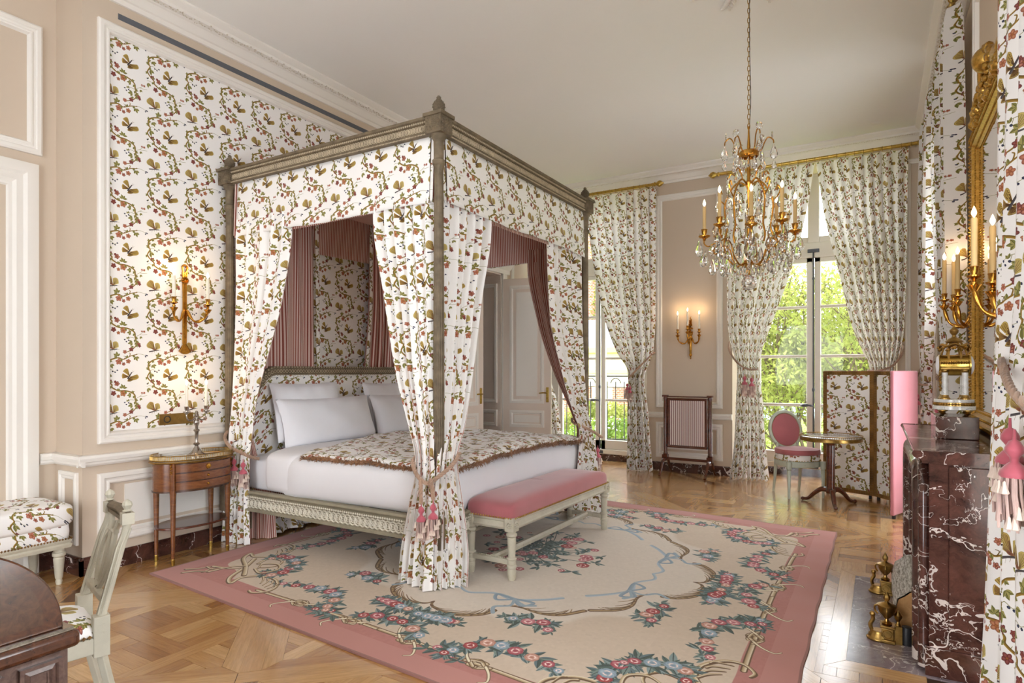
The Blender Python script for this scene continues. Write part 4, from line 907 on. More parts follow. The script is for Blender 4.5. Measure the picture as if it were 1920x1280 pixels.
g = grid(throw_pt, 60, 40, lambda u, v: (v*1.37/.297*1.0, u*2.2/.454)); th = O('throw_blanket', g, M['print'], solid=.02, smooth=70); tag(th, 'floral throw with brown fringe across the foot of the bed', 'blanket')
fz = MB(); r = random.Random(8)
edge = [throw_pt(u/160, 1) for u in range(161)]+[throw_pt(0, v/100) for v in range(101)]
for ex, ey, ez in edge:
    for k in range(16):
        d = Vector((r.uniform(-1,1), r.uniform(-1,1), r.uniform(-.9,.9))).normalized(); p = Vector((ex+r.uniform(-.008,.008), ey+r.uniform(-.008,.008), ez-.012)); e_ = p+d*r.uniform(.026,.046); s = d.cross(Vector((.3,.5,.8))).normalized()*.0045; q = d.cross(s).normalized()*.0045
        fz.add(([tuple(p+s), tuple(p-s*.5+q), tuple(p-s*.5-q), tuple(e_)], [(0,1,3),(1,2,3),(2,0,3)]))
O('fringe', fz, M['fur'], th, smooth=0, kind='stuff', label='brown chenille fringe')
def pillow(name, label, y0, y1, z0, z1, x, tilt, thick=.085, seed=1):
    t = thing(name, label, 'pillow', (x, (y0+y1)/2, z0), 0, 'white pillows on the bed')
    W, H = (y1-y0)/2, (z1-z0)
    r = random.Random(seed); p = [r.uniform(0, 6) for _ in range(6)]
    def side(sg):
        def fn(u, v):
            a, b = 2*u-1, 2*v-1; pin = 1-.05*(1-b*b)*abs(a)**3; pv = 1-.07*(1-a*a)*abs(b)**3
            th_ = thick*max(0, (1-a**4)*(1-b**4))**.55*(1.15-.35*b); th_ += .006*math.sin(a*7+b*4+p[0])*max(0, 1-a*a)*max(0, 1-b*b)+.004*math.sin(a*13-b*9+p[1])*(1-a*a)*(1-b*b)
            corner = .012*math.sin(a*15+p[2])*abs(b)**3*(1-a*a)
            y = a*W*pin; z = (b*pv+1)/2*H; return (sg*th_+corner-(z)*math.sin(tilt), y, z*math.cos(tilt))
        return grid(fn, 32, 24)
    O('pillow_case', MB().add(side(1)).add(side(-1)), M['linen'], t, smooth=70); return t
pillow('pillow', 'large white pillow in front, beside the tasselled bed curtain', 3.40, 4.47, .76, 1.185, -4.17, .30, seed=1)
pillow('pillow', 'large white pillow in front, half behind the foot-post curtain', 4.49, 5.40, .76, 1.185, -4.17, .30, seed=2)
pillow('pillow', 'white back pillow against the headboard above the uncovered floral corner', 3.42, 4.18, .80, 1.315, -4.28, .24, .07, 3)
pillow('pillow', 'white back pillow against the headboard, mostly hidden by foot-post curtain', 4.50, 5.26, .80, 1.30, -4.28, .24, .07, 4)
# ------------------------------------------------------------------ rug
def rug():
    (ax,ay),(bx,by),(cx,cy),(dx,dy) = RUGC
    def fn(u, v):
        x = (1-u)*(1-v)*ax+u*(1-v)*bx+u*v*cx+(1-u)*v*dx; y = (1-u)*(1-v)*ay+u*(1-v)*by+u*v*cy+(1-u)*v*dy
        z = .012+.003*math.sin(x*5+y*2)*math.sin(y*4)+.0022*math.sin(y*21+2*math.sin(x*3))*max(0, u-.45)*1.8
        if u > .97: x += .003*math.sin(v*60)
        return (x, y, z)
    v, f, uv = grid(fn, 90, 90); n = 91; v = list(v); f = list(f)
    b = len(v); ring = [i for i in range(n)]+[j*n+n-1 for j in range(1, n)]+[(n-1)*n+i for i in range(n-2, -1, -1)]+[j*n for j in range(n-2, 0, -1)]
    v += [(v[i][0], v[i][1], .001) for i in ring]; uv += [uv[i] for i in ring]
    for k in range(len(ring)): k2 = (k+1) % len(ring); f.append((ring[k], b+k, b+k2, ring[k2]))
    return v, f, uv
tag(O('rug', rug(), M['rug'], smooth=60), 'large pink-bordered beige rug woven with garlands and scrolls under the bed', 'rug')
# ------------------------------------------------------------------ bench
def fluted(z, k): return 1-.13*(k % 3 == 0)
def bench():
    t = thing('bench', 'long pink velvet bench with pale fluted legs at the foot of the bed', 'bench', (-2.245, 4.30, .012), math.radians(-1)); W, L = .195, .80; P = M['patina']
    for sx in (-1, 1):
        for sy in (-1, 1):
            x, y = sx*(W-.03), sy*(L-.03)
            leg = MB().add(lathe([(.022,0),(.026,.01),(.03,.06),(.027,.078),(.033,.085),(.033,.10),(.028,.105),(.028,.135),(.034,.14),(.034,.148),(.024,.155),(.030,.28),(.024,.285),(.036,.295),(.036,.31),(.026,.318),(.026,.33)], 30, lambda z, k: fluted(z, k) if .155 < z < .28 else 1), mat4(x, y, 0))
            o = O('leg', leg, P, t, smooth=25); 
            O('corner_block', MB().add(box(x-.036, x+.036, y-.036, y+.036, .325, .415)), P, o, smooth=20, bevel=.004)
            ro = MB()
            for ax, px, py in ((0, x+sx*.037, y), (1, x, y+sy*.037)):
                for k in range(8):
                    a = k*PI/4; c = .017
                    ro.add(octa(.010, *((px, py+c*math.cos(a), .37+c*math.sin(a)) if ax == 0 else (px+c*math.cos(a), py, .37+c*math.sin(a)))))
                ro.add(octa(.010, px, py, .37))
            O('rosette', ro, P, o, smooth=20)
    fr = lambda m, a0, a1: run(m, a0, a1, [(.335,-.03),(.335,.0),(.35,.008),(.36,0),(.385,-.004),(.392,.006),(.405,.006),(.405,-.03)])
    rl = MB()
    for sg in (-1, 1):
        rl.add(fr(lambda a, b, n: (sg*(W-.01)+sg*n, a, b), -L+.06, L-.06)); rl.add(fr(lambda a, b, n: (a, sg*(L-.01)+sg*n, b), -W+.06, W-.06))
    O('seat_frame', rl, P, t, smooth=25)
    g = soft_box(0, 0, .43, W+.002, L+.002, .105, .12, .45, 60, 24); g = ([(x, y, max(z, .405)) for x, y, z in g[0]], g[1], g[2])
    O('seat', g, M['pink'], t, smooth=70, label='domed pink velvet seat')
    nl = MB()
    for i in range(76):
        for sg in (-1, 1): nl.add(octa(.0075, sg*(W+.004), -L+.02+i*(2*L-.04)/75, .413))
    for i in range(19):
        for sg in (-1, 1): nl.add(octa(.0075, -W+.015+i*(2*W-.03)/18, sg*(L+.004), .413))
    O('nail_trim', nl, M['brass'], t, smooth=0, kind='stuff')
    for sg in (-1, 1):
        s = MB().add(box(-W+.05, W-.05, sg*(L-.03)-.016, sg*(L-.03)+.016, .10, .135)); O('side_stretcher', s, P, t, bevel=.006)
        b = MB()
        for i in range(20): b.add(octa(.006, -W+.06+i*(2*W-.12)/19, sg*(L-.03), .138))
        O('stretcher_beading', b, P, t, smooth=0, kind='stuff')
    O('long_stretcher', MB().add(run(lambda a, b, n: (n, a, b), -L+.05, L-.05, [(.10,-.018),(.10,.018),(.125,.022),(.14,.012),(.14,-.012),(.125,-.022)])), P, t, smooth=25)
bench()
# ------------------------------------------------------------------ candle parts
def candle(parent, loc, h, r=.0105, matc='candle', fl=1.0, light=None):
    c = O('candle', lathe([(r*.98,0),(r,h*.97),(r*.8,h),(.002,h+.001)], 14), M[matc], parent); c.location = loc
    f = O('flame', lathe([(.002,h+.002),(.004*fl,h+.006),(.0085*fl,h+.016),(.009*fl,h+.024),(.006*fl,h+.036),(.0025*fl,h+.046),(.0005,h+.052)], 12), M['flame'], c)
    candle_light((0, 0, h+.075), c, light); return c
def cup(parent, loc, matc, s=1.0, pan=.034):
    o = O('candle_cup', lathe([(.004,-.03),(.010,-.026),(.007,-.02),(pan,-.008),(pan*1.02,-.002),(.012,-.004),(.010,.004),(.015,.016),(.016,.03),(.019,.034),(.014,.036)], 18), M[matc], parent); o.location = loc; o.scale = (s,)*3; return o
# ------------------------------------------------------------------ oval side table with candelabra
def oval(a, b, n=48): return [(a*math.cos(2*PI*k/n), b*math.sin(2*PI*k/n)) for k in range(n)]
def side_table():
    cx, cy = -4.475, 2.80; t = thing('side_table', 'oval three-drawer wooden side table with brass gallery beside the bed', 'side table', (cx, cy, 0)); a, b = .185, .295
    O('tabletop', MB().add(prism(oval(a+.008, b+.008), .735, .752)), M['greymarble'], t, bevel=.003, label='pale marble top')
    ga = MB().add(tube([(x,y,.752) for x,y in oval(a+.010, b+.010, 64)], .006, 6, True)).add(tube([(x,y,.785) for x,y in oval(a+.009, b+.009, 64)], .0035, 6, True)).add(tube([(x,y,.738) for x,y in oval(a+.012, b+.012, 64)], .008, 6, True))
    for k in range(120):
        q = 2*PI*k/120; x, y = (a+.009)*math.cos(q), (b+.009)*math.sin(q); ga.add(tube([(x,y,.755),(x,y,.785)], .0022, 4))
    O('gallery', ga, M['dark_brass'], t, smooth=40, label='pierced brass gallery')
    O('carcase', MB().add(prism(oval(a-.004, b-.004), .525, .737)), M['satin'], t, smooth=30)
    edge = MB().add(prism(oval(a, b), .522, .532)).add(prism(oval(a, b), .728, .737)); O('edge_banding', edge, M['walnut'], t, smooth=30)
    th = [math.radians(d) for d in (-52, 52, 128, 232)]
    for q in th:
        x, y = (a-.012)*math.cos(q), (b-.02)*math.sin(q)
        l = O('leg', MB().add(lathe([(.010,0),(.012,.03),(.021,.50),(.023,.52),(.022,.73)], 14), mat4(x, y, 0)), M['satin'], t)
        O('sabot', MB().add(lathe([(.011,0),(.013,.012),(.0125,.035),(.014,.04),(.012,.045)], 14), mat4(x, y, 0)), M['brass'], l)
        if q in th[:2]:
            mo = MB(); r = random.Random(3)
            for k in range(16): mo.add(octa(.008-.0002*k, x+.022*math.cos(q)+r.uniform(-.003,.003), y+.022*math.sin(q)+r.uniform(-.010,.010), .725-.005*k))
            O('gilt_mount', mo, M['gilt'], l, smooth=30)
    def front(z0, z1, off, lim, n=24):
        v = []; f = []
        for i in range(n+1):
            q = -lim+2*lim*i/n
            for r_, z in ((off-.012,z0),(off,z0),(off,z1),(off-.012,z1)): v.append(((a+r_)*math.cos(q), (b+r_)*math.sin(q), z))
        for i in range(n):
            for k in range(4): f.append((i*4+k, (i+1)*4+k, (i+1)*4+(k+1)%4, i*4+(k+1)%4))
        f += [(3,2,1,0), tuple(n*4+k for k in range(4))]; return v, f
    for i, (z0, z1) in enumerate(((.668,.722),(.603,.657),(.54,.594))):
        d = O('drawer', MB().add(front(z0, z1, .008, .78)), M['satin'], t, smooth=40)
        O('drawer_edge', MB().add(front(z0-.004, z0, .010, .79)).add(front(z1, z1+.004, .010, .79)), M['walnut'], d, smooth=40)
        z = (z0+z1)/2; e = MB().add(lathe([(.001,.0),(.018 if i == 0 else .009,.001),(.016 if i == 0 else .007,.006),(.004,.010)], 12, lambda z_, k: 1+.25*(k % 2)), mat4(a+.008, 0, z, ry=PI/2))
        O('keyhole_plate', e, M['gilt'], d)
    O('shelf', MB().add(prism(oval(a-.01, b-.015), .252, .268)), M['mahog'], t, bevel=.004)
side_table()
def candelabra():
    t = thing('candelabra', 'two-light silver candelabra with lit candles on the oval side table', 'candelabra', (-4.46, 2.82, .752)); S = M['silver']
    O('stem', lathe([(.078,0),(.078,.006),(.07,.014),(.04,.03),(.028,.05),(.016,.07),(.012,.08),(.022,.09),(.024,.096),(.012,.106),(.010,.12),(.014,.185),(.022,.195),(.022,.20),(.010,.21),(.012,.23),(.020,.25),(.020,.27),(.010,.285),(.010,.30),(.018,.31),(.012,.32),(.012,.335),(.004,.345)], 24), S, t)
    for sg in (-1, 1):
        a = O('arm', tube(spline([(0,0,.305),(0,sg*.035,.275),(0,sg*.068,.28),(0,sg*.08,.31),(0,sg*.078,.325)], 6), .006, 8), S, t)
        cup(a, (0, sg*.078, .345), 'silver', 1.0, .026); candle(a, (0, sg*.078, .372), .165)
candelabra()
sk = thing('wall_socket', 'brass socket plate with one round black outlet on the floral wall', 'socket', (XL+.005, 2.79, 1.03))
O('plate', MB().add(box(0, .008, -.135, .135, -.042, .042)), M['plate'], sk, bevel=.003); O('outlet', lathe([(.027,0),(.027,.011),(.022,.012),(.020,.006),(.001,.005)], 24), M['iron'], sk).matrix_local = mat4(0, -.075, 0, ry=PI/2)
for k in (0, 1): O('screw', MB().add(lathe([(.004,.008),(.004,.010),(.001,.0105)], 8), mat4(0, .01+.09*k, .0, ry=PI/2)), M['dark_brass'], sk)
# ------------------------------------------------------------------ wall lights
def sconce(name, label, kind, loc, rz, arms, group='gilt wall lights', spread=.15, out=.13, ch=.155, w=None, wax='candle'):
    """local: wall is the plane x=0, room towards +x"""
    t = thing(name, label, 'wall light', loc, rz, group); G = M['gilt']
    if kind == 'ribbon':
        bp = MB()
        for k in (-1, 0, 1): bp.add(tube(spline([(.012,k*.010,-.26),(.014,k*.011,-.1),(.014,k*.010,.08),(.014,k*.012,.20),(.014,k*.016,.30)], 5), .008, 6))
        for k in range(8): a = k*PI/4; bp.add(octa(.016, .02, .020*math.cos(a), .235+.018*math.sin(a)))
        bp.add(tube(spline([(.014,-.012,.30),(.016,-.02,.34),(.016,0,.355),(.016,.02,.34),(.014,.012,.30)], 5), .008, 6))
        for k in range(9): a = -PI/2+(k-4)*.16; bp.add(tube([(.012,0,-.25),(.016,.075*math.cos(a)*.9,-.25+.09*math.sin(a))], [.006,.011], 6))
        z0 = 0
    else:
        bp = MB().add(lathe([(.002,-.30),(.012,-.285),(.006,-.27),(.020,-.25),(.022,-.235),(.014,-.225),(.019,-.10),(.022,.0),(.018,.02),(.030,.04),(.030,.055)], 18), mat4(.02, 0, 0))
        r = random.Random(6)
        for k in range(70): z = r.uniform(.05, .23); q = .036*(1-(z-.05)/.25); bp.add(octa(r.uniform(.008,.014), .02+r.uniform(-.006,.02), r.uniform(-q, q), z))
        bp.add(tube(spline([(.02,0,.2),(.024,.010,.235),(.022,-.004,.262),(.02,.006,.285)], 4), [.012,.012,.011,.010,.010,.009,.008,.007,.006,.006,.004,.003,.002], 6)); z0 = 0
    b = O('backplate', bp, G, t, smooth=50)
    for i, (dy, dx, dz) in enumerate(arms):
        pts = spline([(.03,dy*.1,z0+.0),(.03+dx*.35,dy*.45,z0-.085),(.03+dx*.8,dy*.9,z0-.06),(.03+dx,dy,z0+.02+dz*.4),(.03+dx,dy,z0+.05+dz)], 6)
        a = O('arm', MB().add(tube(pts, [.010+.003*math.sin(k*.9) for k in range(len(pts))], 10)), G, t, smooth=50)
        lf = MB()
        for k in range(9): q = k*2*PI/9; lf.add(tube([(.03+dx+.006*math.cos(q),dy+.006*math.sin(q),z0+.01+dz),(.03+dx+.02*math.cos(q),dy+.02*math.sin(q),z0+.035+dz),(.03+dx+.028*math.cos(q),dy+.028*math.sin(q),z0+.034+dz)], [.006,.008,.003], 5))
        O('leaf_collar', lf, G, a, smooth=50); cup(a, (.03+dx, dy, z0+.08+dz), 'gilt', 1.05, .026); candle(a, (.03+dx, dy, z0+.11+dz), ch, .0125, wax, 1.15, w)
    return t
sconce('wall_sconce', 'gilt rope wall light with two lit candles on the floral wall panel', 'ribbon', (XL+.004, 2.85, 1.87), 0, [(-.155,.10,-.03),(.085,.15,-.03)], ch=.165)
sconce('wall_sconce', 'gilt wall light with three lit candles on the pier between the windows', 'torch', (-2.215, YF, 1.86), -PI/2, [(-.15,.09,-.01),(-.0,.15,.03),(.14,.09,-.01)], ch=.20)
sconce('wall_sconce', 'gilt three-candle wall light at the window end of the mantel mirror', 'torch', (XR, 5.02, 1.78), PI, [(-.12,.09,.02),(-.02,.15,.02),(.12,.09,.03)], ch=.23, w=.22, wax='candlecream')
sconce('wall_sconce', 'gilt three-candle wall light half behind the closest curtain by the mantel mirror', 'torch', (XR, 3.36, 1.72), PI, [(-.12,.09,.0),(-.0,.17,.02),(.12,.09,.02)], ch=.22, w=.16, wax='candlecream')
# ------------------------------------------------------------------ ottoman
def ottoman():
    t = thing('ottoman', 'floral upholstered stool with grey fluted feet in the corner', 'ottoman', (-4.81, 1.655, 0)); W, L = .23, .37; P = M['patina']
    for sx in (-1, 1):
        for sy in (-1, 1): 
            x, y = sx*(W-.05), sy*(L-.05)
            O('leg', MB().add(lathe([(.016,0),(.02,.02),(.017,.035),(.022,.045),(.032,.17),(.028,.18),(.038,.19),(.038,.21),(.03,.215),(.03,.24)], 24, lambda z, k: 1-.12*(k % 3 == 0) if .045 < z < .17 else 1), mat4(x, y, 0)), P, t, smooth=25)
    O('seat_frame', MB().add(rect_ring(lambda a, b, n: (a, b, .24+n), -W, W, -L, L, [(0,0),(-.004,.02),(.004,.03),(-.004,.045),(-.004,.055),(.03,.055),(.03,0)])), P, t, smooth=20)
    gm = MB()
    for i in range(44): gm.add(octa(.008, W+.005, -L+i*2*L/43, .30)); 
    for i in range(30): gm.add(octa(.008, -W+i*2*W/29, L+.005, .30)); gm.add(octa(.008, -W+i*2*W/29, -L-.005, .30))
    O('gimp_trim', gm, M['gimp'], t, smooth=0, kind='stuff')
    O('upholstered_base', soft_box(0, 0, .345, W+.005, L+.005, .075, .15, .3, 48, 12), M['print'], t, smooth=70)
    O('seat_cushion', soft_box(0, 0, .455, W+.03, L+.03, .085, .25, .4, 48, 16), M['print'], t, smooth=70)
ottoman()
# ------------------------------------------------------------------ lyre-back desk chair
def desk_chair():
    t = thing('desk_chair', 'pale lyre-back chair with floral seat drawn up to the roll-top desk', 'chair', (-2.745, 1.06, 0), math.atan2(-.965, -.26)+PI/2); P = M['patina']; t.scale = (.95, 1, .95)
    # local: front towards -y, back posts at y=+.2
    bw, fw = .165, .225
    def post_x(z): return bw*(1-.0*z)
    for sg in (-1, 1):
        leg = MB().add(tube(spline([(sg*(bw+.01),.285,0),(sg*(bw+.005),.24,.2),(sg*bw,.21,.37),(sg*bw,.21,.46)], 6), [.019]*12+[.022]*7, 4)); leg.add(box(sg*bw-.026, sg*bw+.026, .183, .237, .34, .50)); O('back_leg', leg, P, t, bevel=.003, smooth=30)
        pts = [(sg*bw,.212,.49),(sg*(bw-.004),.245,.62),(sg*(bw-.008),.275,.74),(sg*(bw-.012),.30,.845)]
        po = MB().add(tube(spline(pts, 4), [.018,.0145,.0145,.0145,.0145,.014,.014,.014,.014,.0135,.0135,.0135,.017], 18)); 
        for k in range(6): a = k*PI/3; po.add(tube([(p[0]+.0135*math.cos(a), p[1]+.0135*math.sin(a), p[2]+.015) for p in pts[:-1]]+[(pts[-1][0]+.0125*math.cos(a), pts[-1][1]+.0125*math.sin(a), pts[-1][2]-.02)], .0042, 5))
        x, y, z = pts[-1]; po.add(box(x-.021, x+.021, y-.021, y+.021, z, z+.046))
        q = O('back_post', po, P, t, smooth=30)
        O('finial', MB().add(lathe([(.012,0),(.018,.004),(.010,.010),(.015,.018),(.019,.028),(.015,.040),(.006,.048),(.001,.050)], 20, lambda zz, k: 1-.13*(k % 2)), mat4(x, y, z+.05)), P, q, smooth=30)
        O('front_leg', MB().add(lathe([(.012,0),(.015,.02),(.024,.32),(.02,.33),(.028,.34),(.028,.40)], 24, lambda z, k: 1-.12*(k % 3 == 0) if .03 < z < .32 else 1), mat4(sg*(fw-.02), -.21, 0)), P, t, smooth=25)
    tr = MB().add(tube([(-bw,.302,.875),(0,.308,.885),(bw,.302,.875)], .019, 10)).add(box(-bw, bw, .288, .314, .852, .868)); O('top_rail', tr, M['carved'], t, smooth=30)
    O('lower_rail', MB().add(box(-bw, bw, .215, .24, .535, .565)), P, t, bevel=.004)
    ly = MB()
    for sg in (-1, 1):
        ly.add(tube(spline([(sg*.012,.232,.565),(sg*.06,.240,.61),(sg*.085,.255,.68),(sg*.07,.27,.75),(sg*.04,.282,.79),(sg*.06,.29,.83),(sg*.075,.292,.845)], 6), .011, 8))
        ly.add(tube([(sg*.03,.238,.575),(sg*.035,.283,.80)], .006, 6))
    ly.add(tube([(0,.235,.565),(0,.288,.835)], .008, 6)).add(tube([(-.055,.283,.795),(.055,.283,.795)], .010, 8))
    O('lyre_splat', ly, P, t, smooth=40)
    bd = MB()
    for sg in (-1, 1):
        for k in range(40): z = .57+k*.0068; bd.add(octa(.0042, sg*(bw-.024), .226+(z-.56)*.28, z))
    O('beading', bd, P, t, smooth=0, kind='stuff')
    sr = MB().add(prism([(-fw,-.23),(fw,-.23),(bw+.02,.21),(-bw-.02,.21)], .355, .42)); O('seat_rail', sr, P, t, bevel=.005)
    def st(u, v):
        a, b = 2*u-1, 2*v-1; y = -.01+.225*b; w = fw-(fw-bw-.01)*(b+1)/2; k = (1-abs(a)**4)*(1-abs(b)**4); return (a*w, y, .425+.065*max(0, k)**.45)
    g = grid(st, 28, 28); g = (g[0], g[1], [(p[0]/.297*1.0+.2, p[1]/.454) for p in g[0]]); O('seat', g, M['print'], t, smooth=70)
    br = MB(); n = 22
    for e in (((-fw,-.236),(fw,-.236)), ((fw+.005,-.23),(bw+.026,.18)), ((-fw-.005,-.23),(-bw-.026,.18))):
        for i in range(n): s_ = (i+.5)/n; x = e[0][0]+(e[1][0]-e[0][0])*s_; y = e[0][1]+(e[1][1]-e[0][1])*s_; br.add(octa(.009, x, y, .428))
    O('gimp_trim', br, M['gimp'], t, smooth=0, kind='stuff')
desk_chair()
# ------------------------------------------------------------------ roll-top desk
def desk():
    # side plane faces +x, front faces +y
    t = thing('rolltop_desk', 'dark mahogany roll-top desk with quarter-round side beside the lyre-back chair', 'desk', (-1.68, .735, 0)); Mh = M['deskwood']; Br = M['brown']; D, W, Z0, RY, RZ = .72, 1.15, .782, .26, .235
    def cheek(x0, x1, r0, z0=Z0):
        n = 20; arc = [(-.005-RY+(RY-r0)*math.cos(PI/2*i/n), z0+(RZ-r0)*math.sin(PI/2*i/n)) for i in range(n+1)]
        poly = arc+[(-D+r0, z0+RZ-r0), (-D+r0, z0)]; v = [(x0,y,z) for y,z in poly]+[(x1,y,z) for y,z in poly]; m = len(poly)
        return v, [tuple(range(m)), tuple(range(2*m-1, m-1, -1))]+[(i, m+i, m+(i+1)%m, (i+1)%m) for i in range(m)]
    O('side_cheek', MB().add(cheek(-.035, -.008, 0)), Mh, t, smooth=30, bevel=.004); O('side_cheek', MB().add(cheek(-W, -W+.02, 0)), Mh, t, smooth=30, bevel=.003)
    O('cheek_panel', MB().add(cheek(-.009, -.0065, .042, Z0+.022)), M['walnut'], t, smooth=30, label='darker inset quarter-round panel')
    n = 20
    for i in range(n):
        a = PI/2*i/n; a2 = PI/2*(i+.9)/n; p = [(-.005-RY+(RY-.012)*math.cos(q), Z0+(RZ-.012)*math.sin(q)) for q in (a, a2)]
        O('roll_slat', ([(-W+.02,*p[0]),(-.03,*p[0]),(-.03,*p[1]),(-W+.02,*p[1])], [(0,1,2,3)]), Mh, t, smooth=0, solid=.012)
    O('top', MB().add(box(-W, -.0, -D, -RY-.005, Z0+RZ-.004, Z0+RZ+.012)), Mh, t, bevel=.004)
    O('ledge', MB().add(box(-W-.02, .018, -D, .022, .735, .776)), Mh, t, bevel=.012, seg=3)
    O('metal_strip', MB().add(box(-W-.005, .006, -D, .010, .776, .7835)), M['silver'], t, smooth=0, label='thin bright metal strip on the ledge')
    O('carcase', MB().add(box(-W, 0, -D, 0, .45, .735)), Br, t, smooth=0)
    for m, a0, a1 in ((lambda a, b, n: (n, a, b), -.66, -.13), (lambda a, b, n: (n, a, b), -.10, -.015), (lambda a, b, n: (a, n, b), -1.1, -.6), (lambda a, b, n: (a, n, b), -.56, -.10)):
        O('side_panel', rect_ring(m, a0, a1, .47, .72, [(0,0),(0,.012),(.008,.012),(.012,.004),(.02,.008),(.024,.002),(.028,.002)]), Br, t, smooth=20)
    for x in (-.04, -W+.04):
        for y in (-.04, -D+.04): O('leg', MB().add(lathe([(.012,0),(.016,.03),(.034,.45)], 16), mat4(x, y, 0)), Br, t)
desk()
# ------------------------------------------------------------------ fire screen
def fire_screen():
    t = thing('fire_screen', 'mahogany fire screen with fine striped panel before the pier', 'fire screen', (-2.19, 8.27, 0), math.radians(-3)); W = .30; Mh = M['mahog']
    for sg in (-1, 1):
        x = sg*W
        p = O('post', MB().add(box(x-.036, x+.036, -.036, .036, .20, .27)).add(lathe([(.030,.27),(.033,.285),(.026,.30),(.026,1.0),(.03,1.03),(.026,1.05)], 20), mat4(x, 0, 0)).add(box(x-.034, x+.034, -.034, .034, 1.05, 1.075)), Mh, t, smooth=30)
        for q in (-1, 1): O('foot', tube(spline([(x,q*.02,.21),(x,q*.10,.19),(x,q*.17,.08),(x,q*.235,.015)], 6), [.03,.03,.028,.026,.024,.022,.021,.02,.019,.018,.017,.016,.016,.015,.015,.015,.016,.017,.018], 8), Mh, t)
    O('stretcher', MB().add(box(-W+.03, W-.03, -.014, .014, .20, .235)), Mh, t, bevel=.004); O('top_rail', MB().add(box(-W, W, -.014, .014, 1.045, 1.062)), Mh, t, bevel=.004)
    pf = O('panel_frame', MB().add(rect_ring(lambda a, b, n: (a, -.012-n, b), -W+.032, W-.032, .37, 1.035, [(0,-.024),(0,.008),(.012,.012),(.03,.008),(.034,0),(.034,-.012)])), Mh, t, smooth=20)
    g = grid(lambda u, w: (-W+.06+(2*W-.12)*u, -.010, .40+.605*w), 1, 1, lambda u, w: (u*(2*W-.12)/.297, w)); O('striped_cloth', g, M['stripe_fine'], t, smooth=0, solid=.006)
    k = MB()
    for sg in (-1, 1): k.add(sphere(.010, sg*(W-.03), -.03, .395))
    O('knob', k, M['iron'], t)
fire_screen()
# ------------------------------------------------------------------ oval-back chair
def side_chair():
    t = thing('side_chair', 'pale green oval-back chair with pink cushion by the open window', 'chair', (-.79, 7.64, 0), math.atan2(-.80, .56)+PI/2); P = M['greenpaint']
    for sg in (-1, 1):
        O('leg', MB().add(lathe([(.011,0),(.014,.025),(.012,.035),(.022,.30),(.018,.31),(.027,.32),(.027,.40)], 24, lambda z, k: 1-.12*(k % 3 == 0) if .04 < z < .3 else 1), mat4(sg*.195, -.185, 0)), P, t, smooth=25)
        O('leg', tube(spline([(sg*.155,.24,0),(sg*.15,.205,.2),(sg*.145,.19,.42)], 6), [.013+.0008*k for k in range(13)], 8), P, t, smooth=30)
    rim = lambda a, b, n=40: [(a*math.copysign(abs(math.cos(2*PI*k/n))**.8, math.cos(2*PI*k/n)), b*math.copysign(abs(math.sin(2*PI*k/n))**.8, math.sin(2*PI*k/n))-.005) for k in range(n)]
    O('seat_frame', MB().add(prism(rim(.225, .215), .335, .405)), P, t, bevel=.01, smooth=30)
    def cush(z0, z1, a, b, p=.5):
        n = 48; v = []; f = []; uv = []
        for i in range(9):
            w = i/8; k = math.sin(PI*w)**p if 0 < w < 1 else 0; k = max(k, .72); z = z0+(z1-z0)*(w if w < 1 else 1)
            for x, y in rim(a*(.94+.06*k), b*(.94+.06*k), n): v.append((x, y, z)); uv.append((math.atan2(y, x)*.22/.297*1.0, z/.454))
        for i in range(8):
            for k in range(n): f.append((i*n+k, i*n+(k+1)%n, (i+1)*n+(k+1)%n, (i+1)*n+k))
        c = len(v); v.append((0,0,z1+.022)); uv.append((0, z1/.454)); mid = len(v)
        for x, y in rim(a*.55, b*.55, n): v.append((x, y, z1+.014)); uv.append((x/.297, y/.454))
        for k in range(n): f.append((8*n+k, 8*n+(k+1)%n, mid+(k+1)%n, mid+k)); f.append((mid+k, mid+(k+1)%n, c))
        return v, f, uv
    O('seat', cush(.40, .468, .222, .212), M['print'], t, smooth=60); O('cushion', cush(.472, .525, .228, .218), M['pink'], t, smooth=60, label='loose pink cushion')
    bd = MB()
    for x, y in rim(.227, .217, 60): bd.add(octa(.007, x, y, .408))
    O('nail_trim', bd, M['brass'], t, smooth=0, kind='stuff')
    # oval back, leaning
    c0, lean = .715, .20; O_ = lambda a, b, k, n=40, d=0: (a*math.cos(2*PI*k/n), .215+d+(c0+b*math.sin(2*PI*k/n)-.5)*lean, c0+b*math.sin(2*PI*k/n))
    O('back_frame', MB().add(tube([O_(.185, .205, k) for k in range(40)], .021, 8, True)).add(tube([(-.13,.20,.40),(-.12,.21,.57)], .017, 8)).add(tube([(.13,.20,.40),(.12,.21,.57)], .017, 8)), P, t, smooth=50)
    for d, nm in ((-1, 'back_pad'), (1, 'back_cloth')):
        v = [O_(.165*r_, .185*r_, k, 40, d*(.012+.022*(1-r_*r_))) for r_ in (1, .8, .5, .25) for k in range(40)]+[O_(0, 0, 0, 40, d*.034)]
        f = [(i*40+k, i*40+(k+1)%40, (i+1)*40+(k+1)%40, (i+1)*40+k) for i in range(3) for k in range(40)]+[(120+k, 120+(k+1)%40, 160) for k in range(40)]; O(nm, (v, f), M['pink'], t, smooth=70)
    nb = MB()
    for k in range(64): nb.add(octa(.006, *O_(.167, .187, k, 64, -.014)))
    O('nail_trim', nb, M['brass'], t, smooth=0, kind='stuff')
side_chair()
